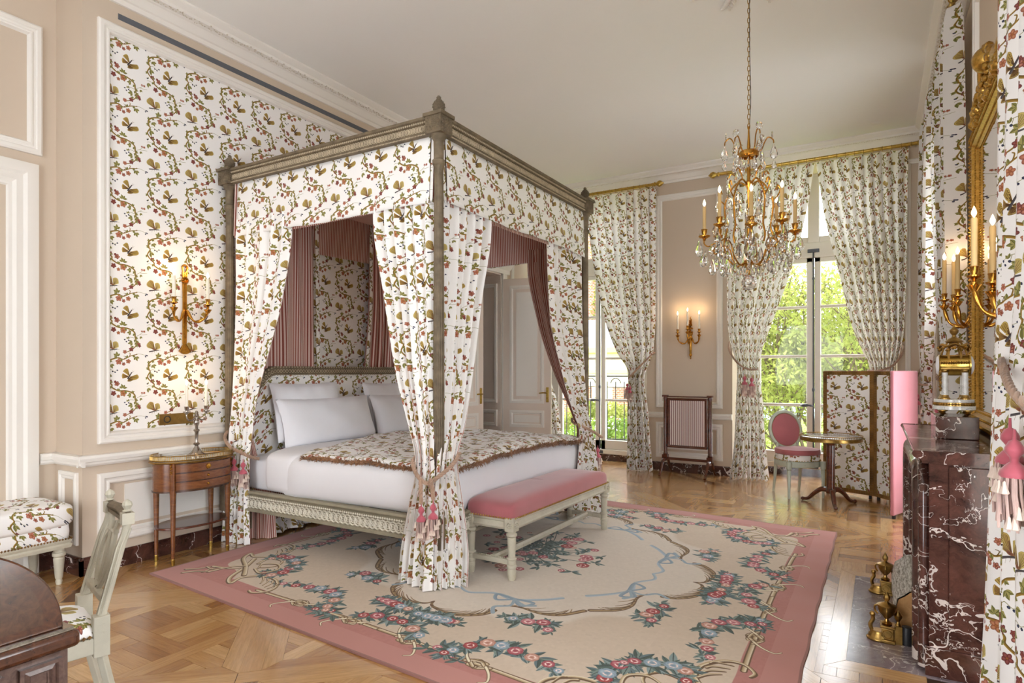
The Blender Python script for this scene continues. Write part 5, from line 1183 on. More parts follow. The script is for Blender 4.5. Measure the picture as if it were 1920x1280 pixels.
# ------------------------------------------------------------------ pedestal table
def pedestal():
    t = thing('pedestal_table', 'round marble-topped pedestal table on three legs before the folding screen', 'table', (-.43, 7.28, 0)); Mh = M['mahog']; R = .295
    O('tabletop', lathe([(R-.012,.685),(R-.006,.69),(R-.006,.712),(R-.012,.716)], 56), M['greymarble'], t, label='white marble top')
    ga = MB().add(lathe([(R-.01,.668),(R,.672),(R,.70),(R-.006,.70)], 56, cap=False)).add(tube([(R*math.cos(2*PI*k/56),R*math.sin(2*PI*k/56),.728) for k in range(56)], .0045, 6, True)).add(tube([(R*math.cos(2*PI*k/56),R*math.sin(2*PI*k/56),.705) for k in range(56)], .0045, 6, True))
    for k in range(90): a = 2*PI*k/90; ga.add(tube([(R*math.cos(a),R*math.sin(a),.705),(R*math.cos(a),R*math.sin(a),.728)], .002, 4))
    O('gallery', ga, M['dark_brass'], t, smooth=40)
    O('column', MB().add(lathe([(.045,.12),(.05,.14),(.046,.16),(.04,.18),(.04,.62),(.05,.64),(.09,.66),(.20,.672),(.22,.685)], 32, lambda z, k: 1-.10*(k % 4 == 0) if .17 < z < .63 else 1)), Mh, t, smooth=25)
    for a in (math.radians(162), math.radians(282), math.radians(42)):
        pts = spline([(.02,0,.145),(.09,0,.15),(.16,0,.105),(.23,0,.035),(.29,0,.02)], 6); O('leg', MB().add(tube(pts, [.030-.0006*k for k in range(len(pts))], 8), mat4(rz=a)).add(sphere(.021, .29, 0, .021, 10, 6), mat4(rz=a)), Mh, t)
pedestal()
# ------------------------------------------------------------------ folding screen
def folding_screen():
    t = thing('folding_screen', 'three-leaf floral folding screen with pink back and gilt braid', 'folding screen', (-.03, 7.80, 0)); H = 1.40
    pts = [(-.547,8.02),(-.03,7.80),(.325,7.37),(.1065,6.82)]
    for i in range(3):
        a, b = Vector(pts[i]), Vector(pts[i+1]); L = (b-a).length; ang = math.atan2(b.y-a.y, b.x-a.x)
        p = O('leaf', MB().add(box(.004, L-.004, -.018, .018, .035, H)), M['pinklight'] if i == 2 else M['pink'], t, bevel=.012, seg=3, label='pink backed leaf'); p.location = (a.x+.03, a.y-7.80, 0); p.rotation_euler = (0,0,ang)
        for sg in (-1, 1):
            if sg > 0: continue
            g = grid(lambda u, w: (.012+(L-.024)*u, sg*.0195, .045+(H-.055)*w), 1, 1, lambda u, w: (u*(L-.02)/.297+.45*i+.1, w*(H-.05)/.454+.2)); O('printed_face', g, M['print'], p, smooth=0)
            br = MB().add(rect_ring(lambda x, z, n: (x, sg*(.0195+n), z), .006, L-.006, .04, H-.004, [(0,0),(0,.005),(.042,.005),(.042,0)]))
            k = 0
            for z in np.arange(.06, H-.02, .026):
                for x in (.018, .034, L-.018, L-.034): br.add(octa(.008, x, sg*.024, float(z)))
            for x in np.arange(.06, L-.05, .026):
                for z in (.05, .068, H-.016, H-.034): br.add(octa(.008, float(x), sg*.024, z))
            O('braid', br, M['gimp'], p, smooth=0)
        for x in (.05, L-.05): O('foot', MB().add(box(x-.012, x+.012, -.012, .012, 0, .036)), M['iron'], p, smooth=0)
folding_screen()
# ------------------------------------------------------------------ chimneypiece
def mantel():
    t = thing('fireplace', 'veined red marble fireplace with rounded moulded opening', 'fireplace', (.37, 4.20, 0)); Ma = M['marble']; y0, y1 = 3.43, 4.97
    W = dict(world=True)
    O('shelf', MB().add(run(lambda a, b, n: (.19-n, a, b), y0-.07, y1+.07, [(1.035,-.36),(1.035,.05),(1.025,.056),(1.012,.05),(1.005,.04),(1.0,.02),(.985,.016),(.985,-.36)])), Ma, t, smooth=30, bevel=.003, **W)
    for a, b in ((y0, y0+.30), (y1-.30, y1)):
        O('jamb', MB().add(box(.20, .555, a, b, .12, .985)), Ma, t, smooth=0, bevel=.004, **W)
        O('plinth', MB().add(box(.185, .555, a-.012, b+.012, 0, .13)), Ma, t, smooth=0, bevel=.004, **W)
    for y, s in ((y0, -1), (y1, 1)):
        O('end_panel', MB().add(box(.275, .54, y-.010 if s < 0 else y, y if s < 0 else y+.010, .15, .965)), Ma, t, smooth=0, bevel=.003, **W)
    O('frieze', MB().add(box(.20, .555, y0+.30, y1-.30, .80, .985)), Ma, t, smooth=0, bevel=.004, **W)
    def arch(off, r, x, nm, z1):
        ya, yb = y0+off, y1-off; R = .16; pts = [(x,ya,.02),(x,ya,z1-R)]+[(x,ya+R-R*math.cos(q),z1-R+R*math.sin(q)) for q in (PI/8,PI/4,3*PI/8,PI/2)]+[(x,yb-R+R*math.sin(q),z1-R+R*math.cos(q)) for q in (0,PI/8,PI/4,3*PI/8,PI/2)]+[(x,yb,.02)]
        O(nm, MB().add(tube(pts, r, 14)), Ma, t, smooth=60, **W)
    arch(.05, .026, .185, 'outer_molding', .965); arch(.13, .040, .178, 'roll_molding', .93); arch(.20, .022, .19, 'inner_molding', .88)
    O('firebox', MB().add(box(.545, .555, y0+.28, y1-.28, 0, .82)).add(box(.22, .55, y0+.295, y0+.303, 0, .82)).add(box(.22, .55, y1-.303, y1-.295, 0, .82)), M['iron'], t, smooth=0, **W)
mantel()
def bark():
    t = NT('birch_bark'); v = t.coord('Object', (1, 1, 1)); n = t.noise(t.coord('Object', (30, 5, 30)), 3.2, 8, .75); n2 = t.noise(v, 9, 6, .7)
    col = t.ramp(n, [(.34, srgb(60, 54, 48)), (.46, srgb(176, 168, 156)), (.58, srgb(236, 232, 224))]); col = t.mix(t.math('MULTIPLY', n2, .35), col, srgb(110, 106, 80)); t.bump(n, .7, .01); return t.set(color=col, rough=.85)
M['bark'] = bark(); M['cutwood'] = wood('cut_birch', (160, 112, 62), (206, 160, 104), .7, (6, 6, 6), 0)
def log(label, loc, r, L, ry, rz=0):
    t = thing('log', label, 'log', loc, rz, 'birch logs in the fireplace'); n = 22; q = random.Random(int(r*1000)); wob = [1+.05*q.uniform(-1, 1) for _ in range(n)]
    v = []; f = []
    for i in range(9):
        for k in range(n): a = 2*PI*k/n; w = r*wob[k]*(1+.02*math.sin(i*1.7+k)); v.append((w*math.cos(a), L*i/8, w*math.sin(a)))
    for i in range(8):
        for k in range(n): f.append((i*n+k, i*n+(k+1)%n, (i+1)*n+(k+1)%n, (i+1)*n+k))
    O('bark', (v, f), M['bark'], t, smooth=60)
    for y, nm in ((0, 'cut_end'), (L, 'cut_end')): O(nm, MB().add(([(.96*r*wob[k]*math.cos(2*PI*k/n), y+(-.004 if y == 0 else .004), .96*r*wob[k]*math.sin(2*PI*k/n)) for k in range(n)]+[(.96*r*wob[k]*math.cos(2*PI*k/n), y, .96*r*wob[k]*math.sin(2*PI*k/n)) for k in range(n)], [tuple(range(n))]+[(k, n+k, n+(k+1)%n, (k+1)%n) for k in range(n)])), M['cutwood'], t, smooth=0)
log('birch log with sawn tan end in front on the hearth', (.195, 3.85, .128), .125, .74, 0)
log('birch log lying higher behind the front log', (.32, 3.98, .33), .105, .66, 0)
def andiron(label, y):
    t = thing('andiron', label, 'andiron', (.025, y, .0005), 0, 'pair of brass andirons'); B = M['dark_brass']
    O('base', MB().add(lathe([(.058,0),(.062,.01),(.052,.018),(.050,.03),(.044,.036),(.042,.05)], 28, sy=.8), mat4(-.02)).add(box(-.01, .05, -.045, .045, 0, .018)).add(box(-.012, .044, -.038, .038, .018, .075)).add(box(-.018, .05, -.043, .043, .075, .088)), B, t, smooth=40, bevel=.003)
    O('pedestal_ornament', MB().add(tube(spline([(-.05,0,.03),(-.062,0,.07),(-.050,0,.10),(-.052,0,.12)], 4), .010, 8)).add(sphere(.014, -.052, 0, .128)).add(tube([(.016+.02*math.cos(k*PI/6), -.040, .045+.02*math.sin(k*PI/6)) for k in range(12)], .004, 5, True)), B, t)
    u = O('urn', MB().add(lathe([(.022,.088),(.026,.094),(.012,.104),(.009,.116),(.016,.122),(.034,.145),(.040,.165),(.041,.175),(.045,.18),(.045,.186),(.03,.192),(.012,.20),(.008,.206)], 24), mat4(.012)), B, t)
    O('urn_handle', MB().add(tube(spline([(.012,-.040,.18),(.012,-.055,.172),(.012,-.052,.15),(.012,-.040,.135)], 4), .005, 6)).add(tube(spline([(.012,.040,.18),(.012,.055,.172),(.012,.052,.15),(.012,.040,.135)], 4), .005, 6)).add(tube(spline([(-.028,0,.18),(-.042,0,.172),(-.040,0,.15),(-.028,0,.135)], 4), .005, 6)), B, u)
    fn = MB().add(lathe([(.008,.205),(.015,.215),(.016,.228),(.009,.243),(.004,.25),(.001,.262)], 12, lambda z, k: 1-.12*(k % 2)), mat4(.012)); O('flame_finial', fn, B, u)
    O('small_urn', MB().add(lathe([(.016,.088),(.008,.10),(.006,.11),(.018,.13),(.02,.142),(.012,.15),(.004,.165)], 16), mat4(.062, .0)).add(box(.045, .08, -.025, .025, 0, .09)), B, t)
    O('log_rest', MB().add(lathe([(.026,.0),(.028,.06),(.024,.09),(.01,.095)], 16), mat4(.10)).add(box(.06, .34, -.010, .010, .012, .03)), M['iron'], t)
andiron('brass urn andiron in front of the sawn log end', 3.75); andiron('brass urn andiron at the window end of the hearth', 4.54)
blk = O('marble_block', MB().add(box(.265, .455, 4.03, 4.36, 1.036, 1.155)), M['marble'], bevel=.003); tag(blk, 'small red marble block on the mantel carrying the clock', 'plinth')
def clock():
    t = thing('mantel_clock', 'gilt mantel clock with white columns and round drum on the marble block', 'clock', (.36, 4.19, 1.156)); G = M['dark_brass']; Wm = M['greymarble']
    for x in (-.055, .055):
        for y in (-.055, .055): O('foot', MB().add(lathe([(.004,0),(.016,.012),(.010,.018),(.024,.026),(.024,.03)], 14), mat4(x, y, 0)), G, t)
    b = O('base', MB().add(prism(oval(.098, .085, 32), .030, .052)).add(prism(oval(.092, .080, 32), .07, .088)), Wm, t, bevel=.003)
    q = MB().add(prism(oval(.090, .078, 32), .052, .07))
    for k in range(40): a = 2*PI*k/40; q.add(octa(.008, .091*math.cos(a), .079*math.sin(a), .061))
    O('base_frieze', q, G, b, smooth=30)
    for x in (-.045, .045):
        for y in (-.04, .04):
            c = O('column', lathe([(.016,.11),(.0165,.115),(.0145,.235),(.015,.24)], 14), Wm, t); c.location = (x, y, 0)
            O('column_base', MB().add(lathe([(.026,.088),(.026,.094),(.02,.10),(.018,.112)], 16)).add(lathe([(.016,.235),(.02,.24),(.02,.25)], 14)), G, c)
    O('entablature', MB().add(box(-.068, .068, -.055, .055, .25, .262)).add(box(-.062, .062, -.05, .05, .262, .275)), G, t, bevel=.003)
    dr = O('drum', MB().add(lathe([(.056,-.072),(.06,-.068),(.057,-.06),(.057,.06),(.061,.066),(.06,.072)], 36), mat4(0, 0, .275, ry=PI/2)), M['brass'], t)
    O('dial', MB().add(lathe([(.054,.072),(.046,.082),(.025,.089),(.001,.091)], 30), mat4(0, 0, .275, ry=PI/2)), M['linen'], dr, label='white enamel dial')
    O('back_glass', MB().add(lathe([(.001,-.086),(.046,-.080),(.054,-.072)], 30), mat4(0, 0, .275, ry=PI/2)), M['linen'], dr)
    for y in (-.056, .056):
        g = MB()
        for k in range(12): g.add(octa(.010, -.062+k*.0113, y, .288))
        O('beaded_edge', g, G, t, smooth=30, kind='stuff')
    g = MB()
    for k in range(26): a = k*.35; g.add(octa(.007, -.066+.002*math.sin(k*2), -.050+.012*math.sin(k), .262-.005*k))
    O('garland', g, G, t, smooth=30)
    cp = MB()
    for k in range(6): a = k*PI/3; cp.add(tube(spline([(.05*math.cos(a),.045*math.sin(a),.285),(.056*math.cos(a),.05*math.sin(a),.34),(.03*math.cos(a),.028*math.sin(a),.40),(.008*math.cos(a),.008*math.sin(a),.425)], 5), .0055, 6))
    cp.add(tube([(.062*math.cos(2*PI*k/24),.055*math.sin(2*PI*k/24),.385+.006*math.sin(k*1.5)) for k in range(24)], .007, 6, True))
    for k in range(16): a = 2*PI*k/16; cp.add(octa(.011, .07*math.cos(a), .062*math.sin(a), .372-.012*(k % 2)))
    cp.add(lathe([(.02,.395),(.045,.405),(.03,.42),(.012,.43),(.009,.44),(.02,.455),(.022,.468),(.01,.482),(.006,.488),(.001,.50)], 18)); O('openwork_dome', cp, G, t)
clock()
def mirror():
    t = thing('wall_mirror', 'tall gilt carved mirror above the marble mantel', 'mirror', (.52, 4.20, 1.04)); y0, y1, z0, z1 = 3.45, 4.95, 1.05, 2.90; G = M['oldgold']; W = dict(world=True)
    m = lambda a, b, n: (.555-n, a, b)
    O('glass', MB().add(box(.538, .545, y0+.05, y1-.05, z0+.04, z1-.05)), M['mirror'], t, smooth=0, **W)
    f = O('frame', MB().add(rect_ring(m, y0, y1, z0, z1, [(0,0),(0,.03),(.012,.045),(.03,.048),(.036,.036),(.05,.036),(.06,.05),(.075,.046),(.085,.03),(.10,.028),(.11,.014)])), G, t, smooth=30, **W)
    b = MB(); 
    for i, (ins, h, rad) in enumerate(((.022,.050,.010),(.068,.050,.007),(.10,.03,.006))):
        z = z0+ins
        while z < z1-ins:
            for y in (y0+ins, y1-ins): b.add(octa(rad, *m(y, z, h)))
            z += rad*2.6
        y = y0+ins
        while y < y1-ins: b.add(octa(rad, *m(y, z1-ins, h))); b.add(octa(rad, *m(y, z0+ins, h))); y += rad*2.6
    O('beading', b, G, f, smooth=0, kind='stuff', **W)
    c = MB(); r = random.Random(9)
    for k in range(150):
        a = r.uniform(-.52, .52); hgt = .24*max(.12, math.cos(a/.56*PI/2))**1.6; z = z1+r.uniform(-.02, hgt); s = r.uniform(.014, .03)
        q = sphere(s, 0, 0, 0, 6, 4); c.add(q, mat4(.525-r.uniform(0, .03), 4.2+a, z, rx=r.uniform(0, 3), ry=r.uniform(0, 3)))
    for sg in (-1, 1): c.add(tube(spline([(.52,4.2,z1+.22),(.50,4.2+sg*.12,z1+.20),(.51,4.2+sg*.22,z1+.10),(.50,4.2+sg*.34,z1+.09),(.51,4.2+sg*.46,z1+.02)], 6), .022, 8)); c.add(tube(spline([(.5,4.2+sg*.40,z1+.06),(.5,4.2+sg*.47,z1+.09),(.5,4.2+sg*.52,z1+.05),(.5,4.2+sg*.48,z1+.02)], 5), .016, 8))
    c.add(sphere(.07, .505, 4.2, z1+.19, 12, 8)); O('carved_crest', c, G, t, smooth=50, **W)
mirror()
# ------------------------------------------------------------------ window curtains and poles
def pole(name, label, p0, p1, brackets, rings, group='brass curtain poles'):
    a, b = Vector(p0), Vector(p1); d = (b-a).normalized(); t = thing(name, label, 'curtain pole', tuple((a+b)/2), 0, group); B = M['brass']
    O('rod', MB().add(tube([tuple(a), tuple(b)], .020, 16)), B, t, world=True)
    for e, s in ((a, -1), (b, 1)):
        q = d*s; rot = q.to_track_quat('Z', 'Y').to_matrix().to_4x4(); rot.translation = e
        O('finial', MB().add(lathe([(.021,-.02),(.028,-.015),(.028,0),(.018,.008),(.022,.02),(.040,.045),(.045,.06),(.036,.085),(.016,.105),(.004,.12)], 16, lambda z, k: 1-.14*(k % 2) if z > .02 else 1), rot), B, t, world=True)
    for p in brackets: O('bracket', MB().add(tube([tuple(a+d*p), tuple(a+d*p+Vector((-.0,.20,0)) if abs(d.x) > .5 else a+d*p+Vector((.13,0,0)))], .012, 8)), B, t, world=True)
    rg = None
    for p in rings:
        c = a+d*p; u = Vector((0,0,1)); w = d.cross(u)
        O('ring', MB().add(tube([tuple(c+(u*math.cos(k*PI/7)+w*math.sin(k*PI/7))*.027-u*.006) for k in range(14)], .0042, 5, True)), M['dark_brass'], t, world=True)
YC = 8.38
rings1 = [.10+i*.092 for i in range(11)]
pole('curtain_pole', 'brass pole with arrow finial above the balcony window beside the bed', (-4.55, YC, 3.985), (-2.66, YC, 3.985), (.3, 1.75), [.95+i*.09 for i in range(11)])
pole('curtain_pole', 'long brass pole above the garden window behind the chandelier', (-1.82, YC, 3.985), (.40, YC, 3.985), (.12, 2.1), [.12+i*.094 for i in range(12)]+[1.2+i*.094 for i in range(11)])
pole('curtain_pole', 'brass pole with ball finial on the mirror wall', (.44, 5.08, 3.95), (.44, 7.95, 3.95), (.1, 2.75), [.1+i*.12 for i in range(24)])
def curtain(label, rows, folds, width, tie, tas, seed, mat='print_sheer', sc=1.0, sharp=.12, rr=.011):
    if mat != 'print': rows = [r[:5]+(r[5]*1.25,) for r in rows]
    t = thing('window_curtain', label, 'curtain', (sum(r[1]+r[3] for r in rows)/len(rows)/2, sum(r[2]+r[4] for r in rows)/len(rows)/2, 0), 0, 'floral window curtains with rope tiebacks')
    O('curtain_panel', drape(rows, folds, width, 90, seed, 10, uv0=(.13*seed, .1), sharp=sharp, hem=.02), M[mat], t, world=True, smooth=70)
    tb = O('tieback', rope(tie, rr), M['cord'], t, world=True)
    for q in tas: tassel(tb, q, sc, True)
    return t
Y = YC
curtain('floral curtain tied back between the balcony window and the pier', [(3.94,-3.73,Y,-2.65,Y,.026),(3.86,-3.72,Y,-2.655,Y,.035),(3.08,-3.62,Y,-2.66,Y,.040),(2.21,-3.44,Y,-2.665,Y,.040),(1.67,-3.235,Y,-2.70,Y,.036),(1.40,-3.06,Y,-2.80,Y,.032),(1.28,-3.05,Y,-2.83,Y,.030),(.91,-3.06,Y-.02,-2.78,Y,.036),(.4,-3.06,Y-.03,-2.74,Y-.01,.042),(.004,-3.07,Y-.03,-2.70,Y-.02,.046)], 9, 1.9,
  [(-2.70,Y+.10,1.66),(-2.74,Y-.05,1.58),(-2.87,Y-.10,1.44),(-2.98,Y-.07,1.34),(-3.05,Y+.02,1.31)], [(-3.03,Y-.10,1.04),(-2.985,Y-.11,1.0)], 1)
curtain('floral curtain sliver seen between the white door and the bed curtain', [(3.94,-4.56,Y,-3.81,Y,.026),(3.1,-4.55,Y,-3.9,Y,.036),(2.2,-4.54,Y,-4.08,Y,.036),(1.67,-4.52,Y,-4.26,Y,.032),(1.33,-4.46,Y,-4.30,Y,.028),(.9,-4.46,Y,-4.18,Y,.034),(.004,-4.48,Y,-4.06,Y,.044)], 8, 1.6,
  [(-4.55,Y+.08,1.5),(-4.45,Y-.08,1.40),(-4.33,Y-.05,1.3),(-4.28,Y+.02,1.28)], [(-4.30,Y-.09,1.02)], 2)
curtain('floral curtain with pink tassels hanging behind the chandelier and fire screen', [(3.94,-1.72,Y,-.67,Y,.026),(3.84,-1.71,Y,-.69,Y,.035),(3.46,-1.71,Y,-.745,Y,.038),(2.82,-1.71,Y,-.893,Y,.040),(2.24,-1.71,Y,-1.077,Y,.040),(1.90,-1.69,Y,-1.20,Y,.036),(1.60,-1.62,Y,-1.29,Y,.030),(1.44,-1.58,Y,-1.31,Y,.030),(1.0,-1.60,Y,-1.27,Y-.01,.034),(.5,-1.62,Y-.01,-1.24,Y-.03,.04),(.004,-1.68,Y-.02,-1.19,Y-.05,.05)], 9, 1.9,
  [(-1.69,Y+.10,1.78),(-1.66,Y-.06,1.66),(-1.55,Y-.10,1.50),(-1.42,Y-.10,1.42),(-1.32,Y-.04,1.42)], [(-1.46,Y-.13,1.12),(-1.375,Y-.13,1.10)], 3, sc=1.15)
curtain('floral curtain gathered above the pink end of the folding screen', [(3.94,-.66,Y,.30,Y,.026),(3.86,-.645,Y,.295,Y,.035),(3.31,-.568,Y,.285,Y,.038),(2.65,-.425,Y,.278,Y,.040),(1.875,-.256,Y,.252,Y,.038),(1.60,-.15,Y,.21,Y,.034),(1.43,-.09,Y,.16,Y,.030),(1.0,-.10,Y,.20,Y,.034),(.004,-.12,Y,.28,Y,.05)], 9, 1.8,
  [(.245,Y+.12,1.70),(.235,Y-.06,1.60),(.14,Y-.10,1.46),(.0,Y-.10,1.40),(-.10,Y-.02,1.40)], [(.05,Y-.13,1.1)], 4)
X = .43
curtain('floral curtain at the far end of the mirror wall with a pink tassel', [(3.91,X,7.85,X,6.55,.026),(3.80,X,7.85,X,6.56,.035),(2.9,X,7.85,X,6.70,.042),(2.0,X,7.84,X,7.05,.042),(1.6,X,7.80,X,7.30,.036),(1.32,X,7.74,X,7.48,.030),(.9,X,7.78,X,7.45,.036),(.004,X,7.84,X,7.38,.05)], 10, 2.3,
  [(.53,7.84,1.50),(.40,7.80,1.44),(.34,7.66,1.32),(.34,7.52,1.27),(.42,7.44,1.26)], [(.335,7.58,.90),(.33,7.50,.93)], 5, sc=1.35)
curtain('floral curtain on the mirror wall next to the gilt mirror frame', [(3.91,.45,6.50,.45,5.16,.026),(3.80,.45,6.48,.45,5.16,.038),(2.9,.45,6.30,.45,5.17,.045),(2.0,.455,5.95,.46,5.18,.045),(1.6,.46,5.66,.46,5.20,.040),(1.34,.46,5.50,.46,5.24,.034),(.9,.46,5.56,.46,5.22,.038),(.004,.46,5.62,.46,5.18,.05)], 11, 2.5,
  [(.54,5.2,1.55),(.41,5.22,1.46),(.36,5.34,1.36),(.40,5.52,1.32)], [(.37,5.44,.95)], 6)
curtain('large floral curtain closest to the camera with a big pink tassel', [(3.91,.415,3.0,.42,1.45,.020),(2.9,.41,2.985,.42,1.5,.034),(2.0,.405,2.965,.41,1.62,.036),(1.6,.40,2.955,.40,1.75,.034),(1.36,.39,2.95,.39,1.95,.030),(1.1,.385,2.96,.38,2.0,.032),(.5,.375,2.99,.37,1.9,.038),(.004,.36,3.02,.36,1.8,.045)], 7, 1.9,
  [(.405,2.95,1.46),(.355,2.62,1.43),(.338,2.45,1.405),(.325,2.32,1.38),(.318,2.15,1.34),(.325,1.9,1.29)], [(.322,2.235,1.035),(.318,2.14,1.01)], 7, 'print', 1.1, .05, .0105)
for k, (x, y, z) in enumerate(((.30, YF, 1.72), (.245, YF, 1.90))):
    if k: continue
    h = thing('tieback_hook', 'small round brass tieback hook on the wall by the folding screen', 'hook', (x-.06, y, 1.76)); O('stem', MB().add(tube([(0,0,0),(0,-.05,0)], .006, 8)), M['brass'], h); O('rosette', MB().add(lathe([(.020,-.004),(.024,0),(.02,.006),(.006,.010)], 16), mat4(0, -.05, 0, rx=PI/2)), M['brass'], h)
# ------------------------------------------------------------------ chandelier
def chandelier():
    t = thing('chandelier', 'gilt chandelier with lit candles and clear crystal drops on a long chain', 'chandelier', (CX, CY, 0)); G = M['gilt']; Cr = M['crystal']
    lk = O('chain_link', tube([(.008*math.cos(a) if True else 0, 0, .016*math.copysign(1, math.sin(a))*(.55 if abs(math.sin(a)) > .3 else 0)+.010*math.sin(a)) for a in [2*PI*(k+.5)/14 for k in range(14)]], .0028, 6, True), M['dark_brass'], t)
    z = 3.10; lk.location = (0, 0, z); k = 0
    while z < ZC-.05:
        z += .0335; k += 1; put(lk, 'chain_link', t, (0,0,z), (0,0,PI/2*(k % 2)+.2))
    O('ceiling_cup', lathe([(.012,ZC-.06),(.05,ZC-.03),(.06,ZC-.01),(.06,ZC)], 20), G, t)
    O('cord', tube(spline([(.004,0,3.08),(.012,.006,3.3),(.006,-.004,3.7),(.004,0,ZC)], 6), .0022, 5), M['iron'], t)
    O('stem', lathe([(.001,2.06),(.012,2.075),(.008,2.09),(.022,2.12),(.030,2.15),(.034,2.165),(.012,2.18),(.010,2.30),(.008,2.5),(.010,2.66),(.022,2.69),(.024,2.71),(.010,2.73),(.013,2.80),(.008,2.9),(.012,2.96),(.008,3.02),(.004,3.10)], 18), G, t)
    O('crystal_column', lathe([(.02,2.20),(.034,2.23),(.026,2.27),(.040,2.33),(.024,2.40),(.018,2.44),(.028,2.48),(.014,2.56)], 16), Cr, t, smooth=20)
    O('crown_ring', MB().add(lathe([(.060,2.885),(.066,2.895),(.066,2.915),(.060,2.925),(.056,2.905),(.060,2.885)], 28, cap=False)).add(box(-.06, .06, -.006, .006, 2.898, 2.91)).add(box(-.006, .006, -.06, .06, 2.898, 2.91)), G, t, smooth=30)
    O('bottom_ball', MB().add(sphere(.052, 0, 0, 2.012, 14, 9)), Cr, t, smooth=0)
    drop = O('crystal_drop', lathe([(.001,-.085),(.012,-.08),(.020,-.066),(.021,-.055),(.013,-.03),(.006,-.012),(.004,-.004),(.001,0)], 9, sy=.6), Cr, t, smooth=0); drop.location = (0, 0, 2.085)
    rose = O('crystal_rosette', lathe([(.001,-.006),(.016,-.005),(.027,0),(.016,.005),(.001,.006)], 16, lambda z, k: 1-.10*(k % 2)), Cr, t, smooth=0); rose.location = (.055, 0, 2.93); rose.rotation_euler = (PI/2, 0, 0)
    r = random.Random(12)
    N = 8
    for k in range(N):
        a = 2*PI*k/N+.22; ca, sa = math.cos(a), math.sin(a); R = .275 if k % 2 else .295; zc = 2.395 if k % 2 else 2.36
        pol = lambda q: [(p*ca, p*sa, z_) for p, z_ in q]
        arm = O('arm', tube(spline(pol([(.02,2.16),(.08,2.13),(.14,2.19),(.17,2.27),(.22,2.30),(.265,2.28),(R,zc-.06),(R,zc-.02)]), 5), .0048, 7), G, t)
        cup(arm, (R*ca, R*sa, zc), 'gilt', 1.25, .032); candle(arm, (R*ca, R*sa, zc+.035), .17, .0125, 'candlecream', 1.15, .22)
        sc = O('scroll', tube(spline(pol([(.20,2.29),(.235,2.255),(.225,2.225),(.20,2.235),(.205,2.255)]), 4), .005, 6), G, arm)
        for dr, dz, q in ((R+.035, zc-.03, 1.25), (R+.01, zc-.09, 1.15), (R-.05, zc-.05, 1.15), (.20, 2.27, 1.2), (.24, 2.20, 1.2), (.13, 2.17, 1.0), (.22, 2.46, 1.0)):
            w = r.uniform(-.10, .10); c2, s2 = math.cos(a+w), math.sin(a+w)
            put(drop, 'crystal_drop', t, (dr*c2, dr*s2, dz-r.uniform(0, .03)), (0, 0, a+r.uniform(-.5, .5)), q*r.uniform(.85, 1.15))
        if k % 2 == 0: put(rose, 'crystal_rosette', t, ((R+.03)*ca, (R+.03)*sa, zc+.0), (PI/2, 0, a+PI/2), .8)
        if k % 3 == 0: put(drop, 'crystal_spire', t, ((R-.06)*ca, (R-.06)*sa, zc-.0), (PI, 0, a), 1.5)
    for k in range(5):
        a = 2*PI*k/5+.5; ca, sa = math.cos(a), math.sin(a); pol = lambda q: [(p*ca, p*sa, z_) for p, z_ in q]
        O('cage_arm', tube(spline(pol([(.015,2.69),(.07,2.72),(.12,2.68),(.165,2.58),(.16,2.47),(.15,2.40),(.17,2.32),(.155,2.27)]), 6), .0062, 7), G, t)
        O('cage_scroll', tube(spline(pol([(.165,2.58),(.20,2.62),(.215,2.66),(.20,2.69),(.185,2.66)]), 5), .0048, 6), G, t); put(drop, 'crystal_drop', t, (.215*ca, .215*sa, 2.63), (0,0,a), 1.1); put(drop, 'crystal_drop', t, (.12*ca, .12*sa, 2.63), (0,0,a), 1.1)
        O('cage_scroll', tube(spline(pol([(.07,2.72),(.085,2.76),(.12,2.79),(.14,2.765)]), 5), .0045, 6), G, t); put(drop, 'crystal_drop', t, (.14*ca, .14*sa, 2.755), (0,0,a), .9)
    for k in range(6):
        a = 2*PI*k/6+.1; ca, sa = math.cos(a), math.sin(a); pol = lambda q: [(p*ca, p*sa, z_) for p, z_ in q]; hi = .03*(k % 2)
        O('crown_arm', tube(spline(pol([(.06,2.91),(.085,2.93),(.10,2.97+hi),(.125,3.005+hi),(.155,2.985+hi),(.16,2.96+hi)]), 5), .0045, 6), G, t)
        put(rose, 'crystal_rosette', t, (.15*ca, .15*sa, 3.02+hi), (PI/2, 0, a+PI/2), 1.0); put(drop, 'crystal_drop', t, (.16*ca, .16*sa, 2.955+hi), (0, 0, a), 1.25); put(drop, 'crystal_drop', t, (.162*ca, .162*sa, 2.85+hi), (0, 0, a), .8)
        put(drop, 'crystal_drop', t, (.09*ca, .09*sa, 2.87), (0, 0, a), 1.0); put(drop, 'crystal_drop', t, (.04*math.cos(a+.5), .04*math.sin(a+.5), 2.88), (0, 0, a), .9)
    for k in range(14):
        a = 2*PI*k/14+.1; q = .22+.07*(k % 2); put(drop, 'crystal_drop', t, (q*math.cos(a), q*math.sin(a), 2.31-.05*(k % 3)), (0,0,a+1), 1.35)
    for k in range(8):
        a = 2*PI*k/8; put(drop, 'crystal_drop', t, (.06*math.cos(a), .06*math.sin(a), 2.13), (0,0,a), .8); put(drop, 'crystal_drop', t, (.09*math.cos(a+.3), .09*math.sin(a+.3), 2.55), (0,0,a), 1.0)
chandelier()
